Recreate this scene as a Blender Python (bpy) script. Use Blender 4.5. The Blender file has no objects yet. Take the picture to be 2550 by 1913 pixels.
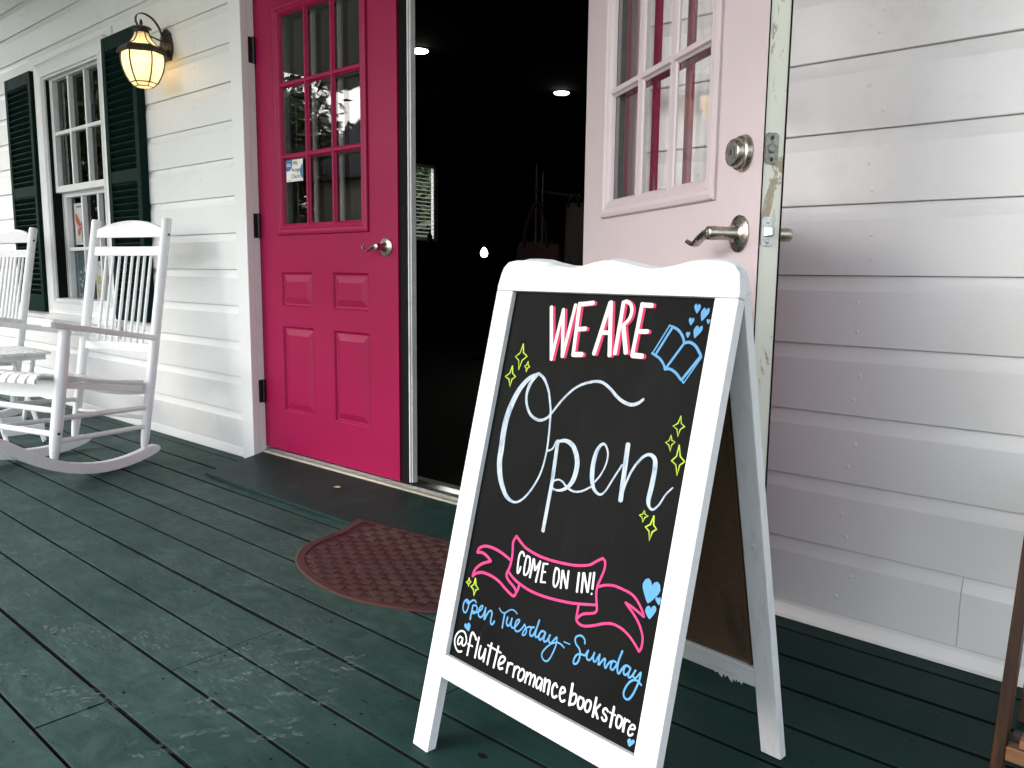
import bpy, bmesh, math, random
from mathutils import Vector, Matrix

# ------------------------------------------------------------------ camera, sky, sun, exposure
scene = bpy.context.scene
col = scene.collection
random.seed(7)
rad = math.radians

CAM = Vector((0.0, -1.8937, 0.8418))
yaw, pitch, roll = rad(-41.3727), rad(-7.8052), rad(0.6408)
fw = Vector((math.sin(yaw) * math.cos(pitch), math.cos(yaw) * math.cos(pitch), math.sin(pitch)))
rt = Vector((math.cos(yaw), -math.sin(yaw), 0))
up = rt.cross(fw)
cr, sr = math.cos(roll), math.sin(roll)
r2 = rt * cr + up * sr
u2 = up * cr - rt * sr
cd = bpy.data.cameras.new('camera')
cd.sensor_fit = 'HORIZONTAL'
cd.sensor_width = 36.0
cd.lens = 2009.18 / 2550 * 36.0
cd.clip_start = 0.02
cd.clip_end = 2000
cam = bpy.data.objects.new('camera', cd)
col.objects.link(cam)
cam.matrix_world = Matrix(((r2.x, u2.x, -fw.x, CAM.x), (r2.y, u2.y, -fw.y, CAM.y), (r2.z, u2.z, -fw.z, CAM.z), (0, 0, 0, 1)))
scene.camera = cam

SUN_EL, SUN_AZ = 34.0, 222.0      # azimuth measured clockwise from +y (into the wall)
world = bpy.data.worlds.new('World')
scene.world = world
world.use_nodes = True
wn = world.node_tree
wn.nodes.clear()
sky = wn.nodes.new('ShaderNodeTexSky')
sky.sky_type = 'NISHITA'
sky.sun_disc = False
sky.sun_elevation = rad(SUN_EL)
sky.sun_rotation = rad(SUN_AZ)
sky.air_density = 1.0
sky.dust_density = 2.0
sky.ozone_density = 1.0
bg = wn.nodes.new('ShaderNodeBackground')
bg.inputs['Strength'].default_value = 0.13
wo = wn.nodes.new('ShaderNodeOutputWorld')
hs = wn.nodes.new('ShaderNodeHueSaturation')      # cloud-veiled sky: less blue
hs.inputs['Saturation'].default_value = 0.45
wn.links.new(sky.outputs[0], hs.inputs['Color'])
wn.links.new(hs.outputs[0], bg.inputs[0])
wn.links.new(bg.outputs[0], wo.inputs[0])

sd = bpy.data.lights.new('sun', 'SUN')
sd.energy = 0.6
sd.angle = rad(40)
sd.color = (1.0, 0.98, 0.95)
sun = bpy.data.objects.new('sun', sd)
col.objects.link(sun)
sv = Vector((math.sin(rad(SUN_AZ)) * math.cos(rad(SUN_EL)), math.cos(rad(SUN_AZ)) * math.cos(rad(SUN_EL)), math.sin(rad(SUN_EL))))
sun.rotation_euler = sv.to_track_quat('Z', 'Y').to_euler()

scene.view_settings.view_transform = 'Standard'
scene.view_settings.look = 'None'
scene.view_settings.exposure = 2.25
scene.view_settings.gamma = 1.0
scene.view_settings.use_curve_mapping = False
scene.render.engine = 'CYCLES'

# ------------------------------------------------------------------ mesh helpers
class MB:
    """collects shapes, builds ONE mesh object"""
    def __init__(self, M=None):
        self.v = []; self.f = []; self.sm = []; self.M = M
    def add(self, vs, fs, smooth=False):
        n = len(self.v)
        if self.M is not None:
            vs = [self.M @ Vector(q) for q in vs]
        self.v += [tuple(q) for q in vs]
        self.f += [tuple(n + i for i in f) for f in fs]
        self.sm += [smooth] * len(fs)
        return self
    def box(self, x0, x1, y0, y1, z0, z1):
        return self.add([(x0, y0, z0), (x1, y0, z0), (x1, y1, z0), (x0, y1, z0), (x0, y0, z1), (x1, y0, z1), (x1, y1, z1), (x0, y1, z1)],
                        [(0, 3, 2, 1), (4, 5, 6, 7), (0, 1, 5, 4), (1, 2, 6, 5), (2, 3, 7, 6), (3, 0, 4, 7)])
    def bar(self, a, b, w, h, upv=(0, 0, 1)):
        """box from a to b, width w (sideways), height h (towards upv)"""
        a, b = Vector(a), Vector(b)
        d = (b - a).normalized(); s = d.cross(Vector(upv)).normalized(); u = s.cross(d)
        vs = []
        for p in (a, b):
            vs += [p - s * w / 2 - u * h / 2, p + s * w / 2 - u * h / 2, p + s * w / 2 + u * h / 2, p - s * w / 2 + u * h / 2]
        return self.add(vs, [(0, 1, 2, 3)[::-1], (4, 5, 6, 7), (0, 1, 5, 4), (1, 2, 6, 5), (2, 3, 7, 6), (3, 0, 4, 7)])
    def tube(self, pts, rads, n=12, cap=True, flat=1.0, upv=None):
        pts = [Vector(p) for p in pts]
        if not isinstance(rads, (list, tuple)): rads = [rads] * len(pts)
        vs = []; prev = None
        for i, p in enumerate(pts):
            d = (pts[min(i + 1, len(pts) - 1)] - pts[max(i - 1, 0)]).normalized()
            if upv is not None: ref = Vector(upv)
            elif prev is not None: ref = prev
            else: ref = Vector((0, 0, 1)) if abs(d.z) < .9 else Vector((1, 0, 0))
            s = d.cross(ref)
            if s.length < 1e-6: s = d.cross(Vector((0, 1, 0)))
            s.normalize(); u = s.cross(d); prev = u
            for k in range(n):
                t = 2 * math.pi * k / n
                vs.append(p + (s * math.cos(t) + u * math.sin(t) * flat) * rads[i])
        fs = []
        for i in range(len(pts) - 1):
            for k in range(n):
                fs.append((i * n + k, i * n + (k + 1) % n, (i + 1) * n + (k + 1) % n, (i + 1) * n + k))
        self.add(vs, fs, True)
        if cap:
            m = len(self.v) - len(vs)
            self.f += [tuple(m + k for k in range(n))[::-1], tuple(m + (len(pts) - 1) * n + k for k in range(n))]
            self.sm += [False, False]
        return self
    def lathe(self, o, axis, prof, n=24, rot=0.0, xdir=None):
        """prof = [(radius, height along axis)]"""
        o = Vector(o); ax = Vector(axis).normalized()
        ref = Vector(xdir) if xdir is not None else (Vector((0, 0, 1)) if abs(ax.z) < .9 else Vector((1, 0, 0)))
        s = (ref - ax * ref.dot(ax)).normalized(); u = ax.cross(s)
        vs = []
        for r, h in prof:
            for k in range(n):
                t = rot + 2 * math.pi * k / n
                vs.append(o + ax * h + (s * math.cos(t) + u * math.sin(t)) * r)
        fs = []
        for i in range(len(prof) - 1):
            for k in range(n):
                fs.append((i * n + k, i * n + (k + 1) % n, (i + 1) * n + (k + 1) % n, (i + 1) * n + k))
        fs += [tuple(range(n))[::-1], tuple((len(prof) - 1) * n + k for k in range(n))]
        return self.add(vs, fs, n > 9)
    def sections(self, secs, closed=False, smooth=False):
        """loft equal-length closed rings"""
        n = len(secs[0]); vs = [q for s in secs for q in s]; fs = []
        for i in range(len(secs) - 1):
            for k in range(n):
                fs.append((i * n + k, i * n + (k + 1) % n, (i + 1) * n + (k + 1) % n, (i + 1) * n + k))
        if not closed:
            fs += [tuple(range(n))[::-1], tuple((len(secs) - 1) * n + k for k in range(n))]
        return self.add(vs, fs, smooth)
    def prism(self, poly, ax_o, ex, ey, ez, t):
        """extrude a 2d polygon: point = ax_o + x*ex + y*ey, thickness t along ez"""
        o, ex, ey, ez = Vector(ax_o), Vector(ex), Vector(ey), Vector(ez)
        n = len(poly)
        A = [o + ex * x + ey * y for x, y in poly]; Bv = [q + ez * t for q in A]
        fs = [tuple(range(n))[::-1], tuple(range(n, 2 * n))] + [(k, (k + 1) % n, n + (k + 1) % n, n + k) for k in range(n)]
        return self.add(A + Bv, fs)
    def mesh(self, name, bevel=0.0, seg=2, angle=35):
        me = bpy.data.meshes.new(name)
        me.from_pydata(self.v, [], self.f)
        me.polygons.foreach_set('use_smooth', self.sm)
        bm = bmesh.new(); bm.from_mesh(me)
        bmesh.ops.recalc_face_normals(bm, faces=bm.faces)
        if bevel > 0:
            es = [e for e in bm.edges if len(e.link_faces) == 2 and e.calc_face_angle(0) > rad(angle)]
            bmesh.ops.bevel(bm, geom=es, offset=bevel, offset_type='OFFSET', segments=seg, profile=.6, affect='EDGES', clamp_overlap=True)
        bm.to_mesh(me); bm.free()
        if any(self.sm):
            me.set_sharp_from_angle(angle=rad(40))
        me.update()
        return me

def link(name, me, mat, parent=None, label=None):
    o = bpy.data.objects.new(name, me)
    col.objects.link(o)
    if mat is not None:
        me.materials.clear(); me.materials.append(mat)
    if parent is not None:
        o.parent = parent
        o.matrix_parent_inverse = root_inv(parent)
    if label: o['label'] = label
    return o
def obj(name, mb, mat, parent=None, bevel=0.0, seg=2, label=None):
    return link(name, mb.mesh(name, bevel, seg), mat, parent, label)
def tag(o, label, cat, group=None):
    o['label'] = label; o['category'] = cat
    if group: o['group'] = group
    return o
def thing(name, label, cat, loc=(0, 0, 0), group=None, local=False, rotz=0.0):
    o = bpy.data.objects.new(name, None)
    o.empty_display_size = .1
    col.objects.link(o)
    o.location = loc
    o.rotation_euler = (0, 0, rotz)
    if local: LOCALS.add(o.name)
    return tag(o, label, cat, group)
LOCALS = set()
def root_inv(p):
    if p.name in LOCALS: return Matrix.Identity(4)
    return Matrix.Translation(p.location).inverted() if p.type == 'EMPTY' else Matrix.Identity(4)
def struct(o):
    o['kind'] = 'structure'
    return o

def crom(pts, per=6):
    """catmull-rom through points of any length tuples"""
    P = [Vector(q) for q in pts]
    if len(P) < 3: return [tuple(q) for q in P]
    out = []
    for i in range(len(P) - 1):
        p0 = P[i - 1] if i > 0 else P[i] * 2 - P[i + 1]
        p1, p2 = P[i], P[i + 1]
        p3 = P[i + 2] if i + 2 < len(P) else P[i + 1] * 2 - P[i]
        for k in range(per):
            t = k / per
            out.append(.5 * (p1 * 2 + (p2 - p0) * t + (p0 * 2 - p1 * 5 + p2 * 4 - p3) * t * t + (p1 * 3 - p0 - p2 * 3 + p3) * t ** 3))
    out.append(P[-1])
    return [tuple(q) for q in out]

# ------------------------------------------------------------------ materials
def new_mat(name):
    m = bpy.data.materials.new(name); m.use_nodes = True
    nt = m.node_tree; b = nt.nodes['Principled BSDF']
    return m, nt, b
def ramp(nt, src, p0, p1, c0=(0, 0, 0, 1), c1=(1, 1, 1, 1)):
    r = nt.nodes.new('ShaderNodeValToRGB')
    r.color_ramp.elements[0].position = p0; r.color_ramp.elements[1].position = p1
    r.color_ramp.elements[0].color = c0; r.color_ramp.elements[1].color = c1
    nt.links.new(src, r.inputs[0]); return r.outputs[0]
def noise(nt, vec, scale, detail=4, rough=.55, sc=(1, 1, 1), dist=0.0):
    mp = nt.nodes.new('ShaderNodeMapping'); mp.inputs['Scale'].default_value = sc
    nt.links.new(vec, mp.inputs[0])
    n = nt.nodes.new('ShaderNodeTexNoise')
    n.inputs['Scale'].default_value = scale; n.inputs['Detail'].default_value = detail
    n.inputs['Roughness'].default_value = rough; n.inputs['Distortion'].default_value = dist
    nt.links.new(mp.outputs[0], n.inputs['Vector']); return n.outputs[0]
def mix(nt, fac, a, b, mode='MIX'):
    m = nt.nodes.new('ShaderNodeMix'); m.data_type = 'RGBA'; m.blend_type = mode
    if isinstance(fac, (int, float)): m.inputs[0].default_value = fac
    else: nt.links.new(fac, m.inputs[0])
    for k, x in ((6, a), (7, b)):
        if isinstance(x, tuple): m.inputs[k].default_value = x if len(x) == 4 else (*x, 1)
        else: nt.links.new(x, m.inputs[k])
    return m.outputs[2]
def bump(nt, b, h, strength=.2, dist=.002):
    n = nt.nodes.new('ShaderNodeBump'); n.inputs['Strength'].default_value = strength; n.inputs['Distance'].default_value = dist
    nt.links.new(h, n.inputs['Height']); nt.links.new(n.outputs[0], b.inputs['Normal']); return n
def pos(nt):
    return nt.nodes.new('ShaderNodeNewGeometry').outputs['Position']
def rnd(nt):
    return nt.nodes.new('ShaderNodeObjectInfo').outputs['Random']
def math_(nt, op, a, b=None, clamp=False):
    m = nt.nodes.new('ShaderNodeMath'); m.operation = op; m.use_clamp = clamp
    for k, x in ((0, a), (1, b)):
        if x is None: continue
        if isinstance(x, (int, float)): m.inputs[k].default_value = x
        else: nt.links.new(x, m.inputs[k])
    return m.outputs[0]

def paint(name, c, rough=.4, var=.08, grain=(1, 1, 1), gscale=60, bstr=.12, dirt=0.0, dirtc=(.25, .23, .2), spec=.5, coat=0.0):
    """brushed house paint: slight tone drift, brush / wood grain relief, optional dirt"""
    m, nt, b = new_mat(name); P = pos(nt)
    n1 = noise(nt, P, 2.2, 5, .6)
    c2 = tuple(x * (1 - var) for x in c)
    cc = mix(nt, ramp(nt, n1, .35, .7), c, c2)
    g = noise(nt, P, gscale, 6, .65, grain)
    cc = mix(nt, math_(nt, 'MULTIPLY', ramp(nt, g, .45, .75), .35), cc, tuple(x * (1 - var * 1.6) for x in c))
    if dirt > 0:
        d = noise(nt, P, 9, 8, .7)
        d2 = noise(nt, P, 1.3, 3, .5)
        f = math_(nt, 'MULTIPLY', math_(nt, 'MULTIPLY', ramp(nt, d, .52, .72), ramp(nt, d2, .42, .62)), dirt)
        cc = mix(nt, f, cc, dirtc)
    nt.links.new(cc, b.inputs['Base Color'])
    r = noise(nt, P, 14, 4, .6)
    nt.links.new(math_(nt, 'ADD', math_(nt, 'MULTIPLY', r, .22), rough - .11), b.inputs['Roughness'])
    b.inputs['Specular IOR Level'].default_value = spec
    b.inputs['Coat Weight'].default_value = coat
    bump(nt, b, g, bstr, .0015)
    return m
def plain(name, c, rough=.5, metal=0.0, spec=.5):
    m, nt, b = new_mat(name)
    b.inputs['Base Color'].default_value = (*c, 1)
    b.inputs['Roughness'].default_value = rough; b.inputs['Metallic'].default_value = metal
    b.inputs['Specular IOR Level'].default_value = spec
    P = pos(nt); n = noise(nt, P, 40, 5, .6)
    nt.links.new(mix(nt, ramp(nt, n, .4, .7), c, tuple(x * .82 for x in c)), b.inputs['Base Color'])
    return m
def metal(name, c, rough=.28, sc=(1, 1, 1), dark=.45):
    m, nt, b = new_mat(name); P = pos(nt)
    n = noise(nt, P, 60, 6, .65, sc)
    nt.links.new(mix(nt, ramp(nt, n, .42, .75), c, tuple(x * dark for x in c)), b.inputs['Base Color'])
    b.inputs['Metallic'].default_value = 1.0
    nt.links.new(math_(nt, 'ADD', math_(nt, 'MULTIPLY', n, .25), rough - .1), b.inputs['Roughness'])
    return m
def glass(name, tint=(1, 1, 1), ior=1.52, gain=1.35):
    """window pane: clear, mirror reflection by fresnel"""
    m = bpy.data.materials.new(name); m.use_nodes = True
    nt = m.node_tree; nt.nodes.clear()
    o = nt.nodes.new('ShaderNodeOutputMaterial'); ms = nt.nodes.new('ShaderNodeMixShader')
    t = nt.nodes.new('ShaderNodeBsdfTransparent'); t.inputs[0].default_value = (*tint, 1)
    g = nt.nodes.new('ShaderNodeBsdfGlossy'); g.inputs['Roughness'].default_value = 0.0
    f = nt.nodes.new('ShaderNodeFresnel')
    bf = nt.nodes.new('ShaderNodeNewGeometry').outputs['Backfacing']      # same reflectance from either side
    nt.links.new(math_(nt, 'ADD', math_(nt, 'MULTIPLY', bf, 1 / ior - ior), ior), f.inputs[0])
    nt.links.new(math_(nt, 'MULTIPLY', f.outputs[0], gain, True), ms.inputs[0])
    bn = nt.nodes.new('ShaderNodeBump'); bn.inputs['Strength'].default_value = .02; bn.inputs['Distance'].default_value = .002
    nt.links.new(noise(nt, pos(nt), 5, 1, .4), bn.inputs['Height']); nt.links.new(bn.outputs[0], g.inputs['Normal'])
    nt.links.new(t.outputs[0], ms.inputs[1]); nt.links.new(g.outputs[0], ms.inputs[2]); nt.links.new(ms.outputs[0], o.inputs[0])
    return m

M = {}
M['siding'] = paint('siding_paint', (.79, .79, .775), .38, .04, (.25, 1, 1.6), 70, .10, .25, (.45, .42, .36))
M['trim'] = paint('trim_paint', (.80, .80, .79), .34, .03, (1, 1, .25), 60, .08, .12, (.4, .38, .33))
M['chair'] = paint('chair_paint', (.80, .80, .80), .30, .03, (1, 1, .3), 50, .05, .06, (.45, .43, .4))
M['sash'] = paint('sash_paint', (.78, .78, .765), .36, .04, (1, 1, .3), 70, .08, .2, (.3, .28, .25))
M['magenta'] = paint('magenta_door_paint', (.315, .0070, .062), .40, .12, (1, 1, .16), 55, .10, .08, (.22, .012, .045), spec=.15)
M['blush'] = paint('blush_door_paint', (.565, .468, .488), .42, .05, (1, 1, .2), 60, .09, .30, (.5, .38, .36))
M['shutter'] = paint('shutter_paint', (.0035, .017, .0135), .55, .15, (1, 1, .3), 80, .06, spec=.05)
M['bronze'] = metal('lamp_bronze', (.10, .085, .065), .42)
M['nickel'] = metal('satin_nickel', (.40, .37, .32), .24, (3, 3, 3), .85)
M['steel'] = metal('latch_steel', (.46, .46, .45), .30, (2, 2, 2), .6)
M['worn_steel'] = metal('worn_steel', (.22, .21, .18), .36, (2, 2, 2), .3)
M['black_iron'] = plain('black_hinge', (.012, .012, .012), .35, .3)
M['rubber'] = plain('black_weatherstrip', (.004, .004, .004), .7, 0, .12)
M['alu'] = metal('aluminium_sill', (.6, .6, .58), .34, (.2, 1, 1), .4)
M['glass'] = glass('window_glass')
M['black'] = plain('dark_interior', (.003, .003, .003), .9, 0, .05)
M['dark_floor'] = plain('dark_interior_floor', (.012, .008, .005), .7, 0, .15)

# wood / floor / board materials
def floor_mat():
    m, nt, b = new_mat('green_porch_paint'); P = pos(nt); R_ = rnd(nt)
    n1 = noise(nt, P, 1.6, 5, .6)
    base = mix(nt, ramp(nt, n1, .3, .7), (.005, .025, .021), (.010, .037, .032))
    base = mix(nt, math_(nt, 'MULTIPLY', R_, .5), base, (.010, .034, .030))
    g = noise(nt, P, 26, 7, .7, (.35, 2.2, 1))                      # grain along the boards
    base = mix(nt, math_(nt, 'MULTIPLY', ramp(nt, g, .5, .8), .5), base, (.020, .052, .046))
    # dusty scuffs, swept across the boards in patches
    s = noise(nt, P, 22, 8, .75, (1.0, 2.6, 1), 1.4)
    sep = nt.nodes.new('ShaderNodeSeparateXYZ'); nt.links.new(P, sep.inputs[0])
    dust_shade = nt.nodes.new('ShaderNodeMapRange'); dust_shade.inputs[1].default_value = -.72; dust_shade.inputs[2].default_value = -1.25      # dust and wear fade out rightwards, painting in the shade behind the sign
    nt.links.new(math_(nt, 'ADD', sep.outputs[0], math_(nt, 'MULTIPLY', noise(nt, P, 1.4, 3, .5), .35)), dust_shade.inputs[0])
    pm = math_(nt, 'MULTIPLY', noise(nt, P, 2.3, 4, .6), dust_shade.outputs[0])
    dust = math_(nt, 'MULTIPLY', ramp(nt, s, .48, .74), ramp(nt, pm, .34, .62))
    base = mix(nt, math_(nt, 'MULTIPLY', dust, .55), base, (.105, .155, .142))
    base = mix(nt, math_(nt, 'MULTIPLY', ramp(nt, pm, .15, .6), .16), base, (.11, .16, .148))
    cl = math_(nt, 'MULTIPLY', ramp(nt, noise(nt, P, 9, 9, .72, (1, 1.7, 1), .8), .44, .70), dust_shade.outputs[0])      # soft grey bloom
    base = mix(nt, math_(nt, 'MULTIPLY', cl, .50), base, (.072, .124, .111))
    # fine scratches
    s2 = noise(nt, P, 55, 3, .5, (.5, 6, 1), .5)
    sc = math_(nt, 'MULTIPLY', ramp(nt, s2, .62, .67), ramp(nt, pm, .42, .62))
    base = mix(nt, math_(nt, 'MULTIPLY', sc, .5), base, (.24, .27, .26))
    # dark chips
    ch = ramp(nt, noise(nt, P, 48, 2, .5, (.7, 1.6, 1)), .70, .73)
    base = mix(nt, math_(nt, 'MULTIPLY', ch, .8), base, (.004, .009, .008))
    nt.links.new(base, b.inputs['Base Color'])
    r = math_(nt, 'ADD', math_(nt, 'MULTIPLY', noise(nt, P, 7, 5, .6), .25), .46)
    nt.links.new(math_(nt, 'ADD', r, math_(nt, 'MULTIPLY', dust, .3)), b.inputs['Roughness'])
    b.inputs['Specular IOR Level'].default_value = .14
    h = math_(nt, 'ADD', g, math_(nt, 'MULTIPLY', noise(nt, P, 5, 3, .5, (.5, 1.5, 1)), 1.5))
    bump(nt, b, h, .22, .003)
    return m
def wood_mat(name, a, c, axis=(1, 1, .12), scale=28, rough=.45):
    m, nt, b = new_mat(name); P = pos(nt)
    w = noise(nt, P, scale, 6, .65, axis, 1.2); k = noise(nt, P, 7, 3, .5, (1, 1, .5))
    cc = mix(nt, ramp(nt, w, .35, .68), a, c)
    cc = mix(nt, ramp(nt, k, .60, .72), cc, tuple(x * .3 for x in a))
    nt.links.new(cc, b.inputs['Base Color']); b.inputs['Roughness'].default_value = rough
    bump(nt, b, w, .25, .002)
    return m
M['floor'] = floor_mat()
M['ramp'] = paint('ramp_paint', (.009, .031, .027), .5, .25, (.35, 2, 1), 30, .10, .6, (.05, .07, .065), spec=.15)
M['gap'] = plain('under_deck', (.004, .005, .005), .9, 0, .1)
M['plank_side'] = plain('grimy_plank_side', (.006, .008, .007), .9, 0, .1)
M['brown_wood'] = wood_mat('stained_brown_wood', (.080, .030, .010), (.018, .0065, .003))
M['pale_wood'] = wood_mat('light_brown_wood', (.26, .125, .052), (.14, .062, .026), (.12, 1, 1))
M['old_edge'] = None

# ------------------------------------------------------------------ the setting
# yard
def ground_mat():
    m, nt, b = new_mat('grass_ground'); P = pos(nt)
    n = noise(nt, P, 1.5, 8, .7); n2 = noise(nt, P, 30, 4, .6)
    cc = mix(nt, ramp(nt, n, .35, .7), (.05, .075, .025), (.13, .12, .07))
    cc = mix(nt, math_(nt, 'MULTIPLY', n2, .4), cc, (.03, .05, .015))
    nt.links.new(cc, b.inputs['Base Color']); b.inputs['Roughness'].default_value = .95
    bump(nt, b, n2, .6, .05); return m
g = MB().add([(-600, -600, -.62), (600, -600, -.62), (600, 600, -.62), (-600, 600, -.62)], [(0, 1, 2, 3)])
struct(obj('ground', g, ground_mat()))
def gravel_mat():
    m, nt, b = new_mat('pale_gravel'); P = pos(nt)
    n = noise(nt, P, 60, 4, .7); n2 = noise(nt, P, 1.2, 4, .6)
    cc = mix(nt, ramp(nt, n, .3, .7), (.52, .50, .46), (.34, .33, .30))
    cc = mix(nt, math_(nt, 'MULTIPLY', ramp(nt, n2, .4, .7), .4), cc, (.16, .15, .12))
    nt.links.new(cc, b.inputs['Base Color']); b.inputs['Roughness'].default_value = .95
    bump(nt, b, n, .5, .02); return m
g = MB().add([(-30, -6.6, -.612), (14, -6.6, -.612), (14, -3.7, -.612), (-30, -3.7, -.612)], [(0, 1, 2, 3)])
struct(obj('path', g, gravel_mat()))

# porch floor: every board a plank
PX0, PX1 = -7.4, 1.2
PITCH = .1372
floor = bpy.data.objects.new('porch_floor', None); col.objects.link(floor)
floor.location = (-2, -1.5, 0); struct(floor)
joints = {}
def J(y, x): joints.setdefault(round((-.061 - y) / PITCH), []).append(x)
for y, x in ((-.66, -2.375), (-.81, -2.748), (-.40, -3.955), (-.27, -.9), (-1.36, -1.575), (-1.09, -1.602), (-.94, -1.613), (-.80, -1.103), (-.53, -5.1), (-.13, -4.6), (-1.22, -2.6), (-1.5, -.85), (-1.64, -3.0)):
    J(y + PITCH / 2, x)
zr = random.Random(3)
for k in range(-1, 26):
    y1 = -.061 - PITCH * k; y0 = y1 - PITCH
    gap = .0030 + zr.random() * .0020
    xs = [PX0] + sorted(joints.get(k, []) + ([zr.uniform(-.2, .9)] if k % 2 else [])) + [PX1]
    for a, c in zip(xs[:-1], xs[1:]):
        dz = zr.uniform(-.0018, .0)
        n = max(2, int((c - a) / .55)); secs = []
        for i in range(n + 1):
            x = a + .001 + (c - a - .002) * i / n
            j = [zr.uniform(-.0011, .0011) if 0 < i < n else 0 for _ in range(2)]
            ya, yb = y0 + gap + j[0], min(y1, .02) - gap + j[1]; zc = dz + zr.uniform(-.0006, .0006)
            secs.append([(x, ya, -.008), (x, yb, -.008), (x, yb, zc - .0010), (x, yb - .0010, zc), (x, ya + .0010, zc), (x, ya, zc - .0007)])
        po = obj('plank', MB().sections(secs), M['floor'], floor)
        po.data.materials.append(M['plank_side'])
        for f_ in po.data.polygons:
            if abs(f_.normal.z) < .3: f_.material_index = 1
hr_ = random.Random(8); mbh = MB()
for xj in [-6.9 + .41 * i for i in range(22)]:
    for k in range(0, 14):
        for dy in (.03, .105):
            if hr_.random() < .8:
                x, y = xj + hr_.uniform(-.02, .02), -.061 - PITCH * k - dy + hr_.uniform(-.008, .008); r = hr_.uniform(.002, .0042)
                mbh.add([(x + r * math.cos(t) * hr_.uniform(.7, 1.4), y + r * math.sin(t) * hr_.uniform(.6, 1.1), .0007) for t in [i * .785 for i in range(8)]], [tuple(range(8))])
obj('knot_hole', MB().add([(-.904 + .010 * math.cos(t) * (1 + .2 * math.sin(3 * t)), -.935 + .0065 * math.sin(t), .0009) for t in [i * .45 for i in range(14)]], [tuple(range(14))]), M['gap'], floor)
o = obj('nail_holes', mbh, M['gap'], floor); o['kind'] = 'stuff'
obj('joist_void', MB().box(PX0, PX1, -3.66, .02, -.62, -.0085), M['gap'], floor)
# dusty shoe prints left on the boards
def dust_mat():
    m = bpy.data.materials.new('chalky_dust'); m.use_nodes = True
    nt = m.node_tree; nt.nodes.clear(); o = nt.nodes.new('ShaderNodeOutputMaterial'); ms = nt.nodes.new('ShaderNodeMixShader')
    t = nt.nodes.new('ShaderNodeBsdfTransparent'); d = nt.nodes.new('ShaderNodeBsdfDiffuse'); d.inputs[0].default_value = (.30, .37, .355, 1)
    n = noise(nt, pos(nt), 90, 5, .7); n2 = noise(nt, pos(nt), 14, 3, .6)
    nt.links.new(math_(nt, 'MULTIPLY', math_(nt, 'MULTIPLY', ramp(nt, n, .42, .66), ramp(nt, n2, .36, .66)), .45), ms.inputs[0])
    nt.links.new(t.outputs[0], ms.inputs[1]); nt.links.new(d.outputs[0], ms.inputs[2]); nt.links.new(ms.outputs[0], o.inputs[0])
    return m
M['dust'] = dust_mat()
fr = random.Random(11)
def footprint(x, y, ang, style):
    mb = MB(Matrix.Translation((x, y, .0008)) @ Matrix.Rotation(ang, 4, 'Z'))
    def blob(cx, cy, w, h, a=0.0, n=9):
        vs = []
        for i in range(n):
            t = 2 * math.pi * i / n; r = 1 + fr.uniform(-.22, .22)
            px, py = math.cos(t) * w * r, math.sin(t) * h * r
            vs.append((cx + px * math.cos(a) - py * math.sin(a), cy + px * math.sin(a) + py * math.cos(a), 0))
        mb.add(vs, [tuple(range(n))])
    if style == 0:      # small square lugs
        for i in range(16):
            for j in range(6):
                u = -.13 + i * .0175; w = .046 * (1 - (abs(u + .02) / .16) ** 3) if abs(u + .02) < .16 else 0
                v = (j - 2.5) * .0155
                if abs(v) < w and fr.random() < .75: blob(u + fr.uniform(-.002, .002), v, .0062, .0052, fr.uniform(-.3, .3), 6)
    else:               # leaf shaped lugs
        for i in range(11):
            u = -.13 + i * .027
            for s in (-1, 1):
                if fr.random() < .8: blob(u, s * .024, .019, .007, s * .5)
            if i % 2 and fr.random() < .8: blob(u + .01, 0, .012, .006)
    o = obj('dusty_footprint', mb, M['dust'], floor); o['kind'] = 'stuff'
for x, y, a, s in ((-2.05, -.93, .3, 0), (-2.62, -.64, 1.0, 0), (-2.35, -.72, .7, 0), (-1.88, -1.2, .5, 0), (-1.98, -1.22, .35, 1), (-1.62, -1.33, .15, 1), (-1.35, -1.10, .9, 1), (-1.42, -.98, .95, 1), (-1.30, -1.22, 1.0, 1),
                   (-2.2, -.58, .2, 0), (-1.72, -1.1, .4, 1), (-2.9, -.95, .3, 0), (-1.75, -1.38, .2, 1), (-2.5, -.9, .6, 0), (-2.15, -.8, .9, 0), (-1.55, -1.0, 1.1, 1), (-1.15, -1.3, .9, 1), (-2.45, -1.05, .2, 0), (-1.9, -.75, .5, 0)):
    footprint(x, y, a, s)

# porch roof
def plain_box(*a): return MB().box(*a)
roof = thing('porch_roof', 'white boarded porch ceiling with front beam over the green deck', 'porch roof', (-2.5, -1.3, 2.9))
M['ceiling'] = paint('porch_ceiling_paint', (.74, .75, .74), .6, .05, (.2, 1, 1), 50, .05)
for i in range(28):
    y1 = -.002 - i * .13
    obj('ceiling_board', MB().box(PX0 - .3, PX1 + .3, y1 - .126, y1, 2.92, 2.94), M['ceiling'], roof)
obj('front_beam', MB().box(PX0 - .2, PX1 + .2, -3.62, -3.46, 2.80, 2.92), M['trim'], roof, .004)
obj('roof_slab', MB().box(PX0 - .4, PX1 + .4, -3.72, -.005, 2.945, 3.12), M['shutter'], roof)
PLAB = {-6.2: 'square white porch post at the left end of the deck', -3.3: 'square white porch post opposite the closed door', -.2: 'square white porch post behind the viewer near the sign', 1.0: 'square white porch post at the right end of the deck'}
for x in PLAB:
    p = thing('porch_post', PLAB[x], 'post', (x, -3.54, 0), 'posts along the front of the porch')
    obj('shaft', MB().box(x - .055, x + .055, -3.595, -3.485, .0, 2.80), M['trim'], p, .004)
    obj('base_block', MB().box(x - .07, x + .07, -3.61, -3.47, .0, .16), M['trim'], p, .004)

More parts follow.
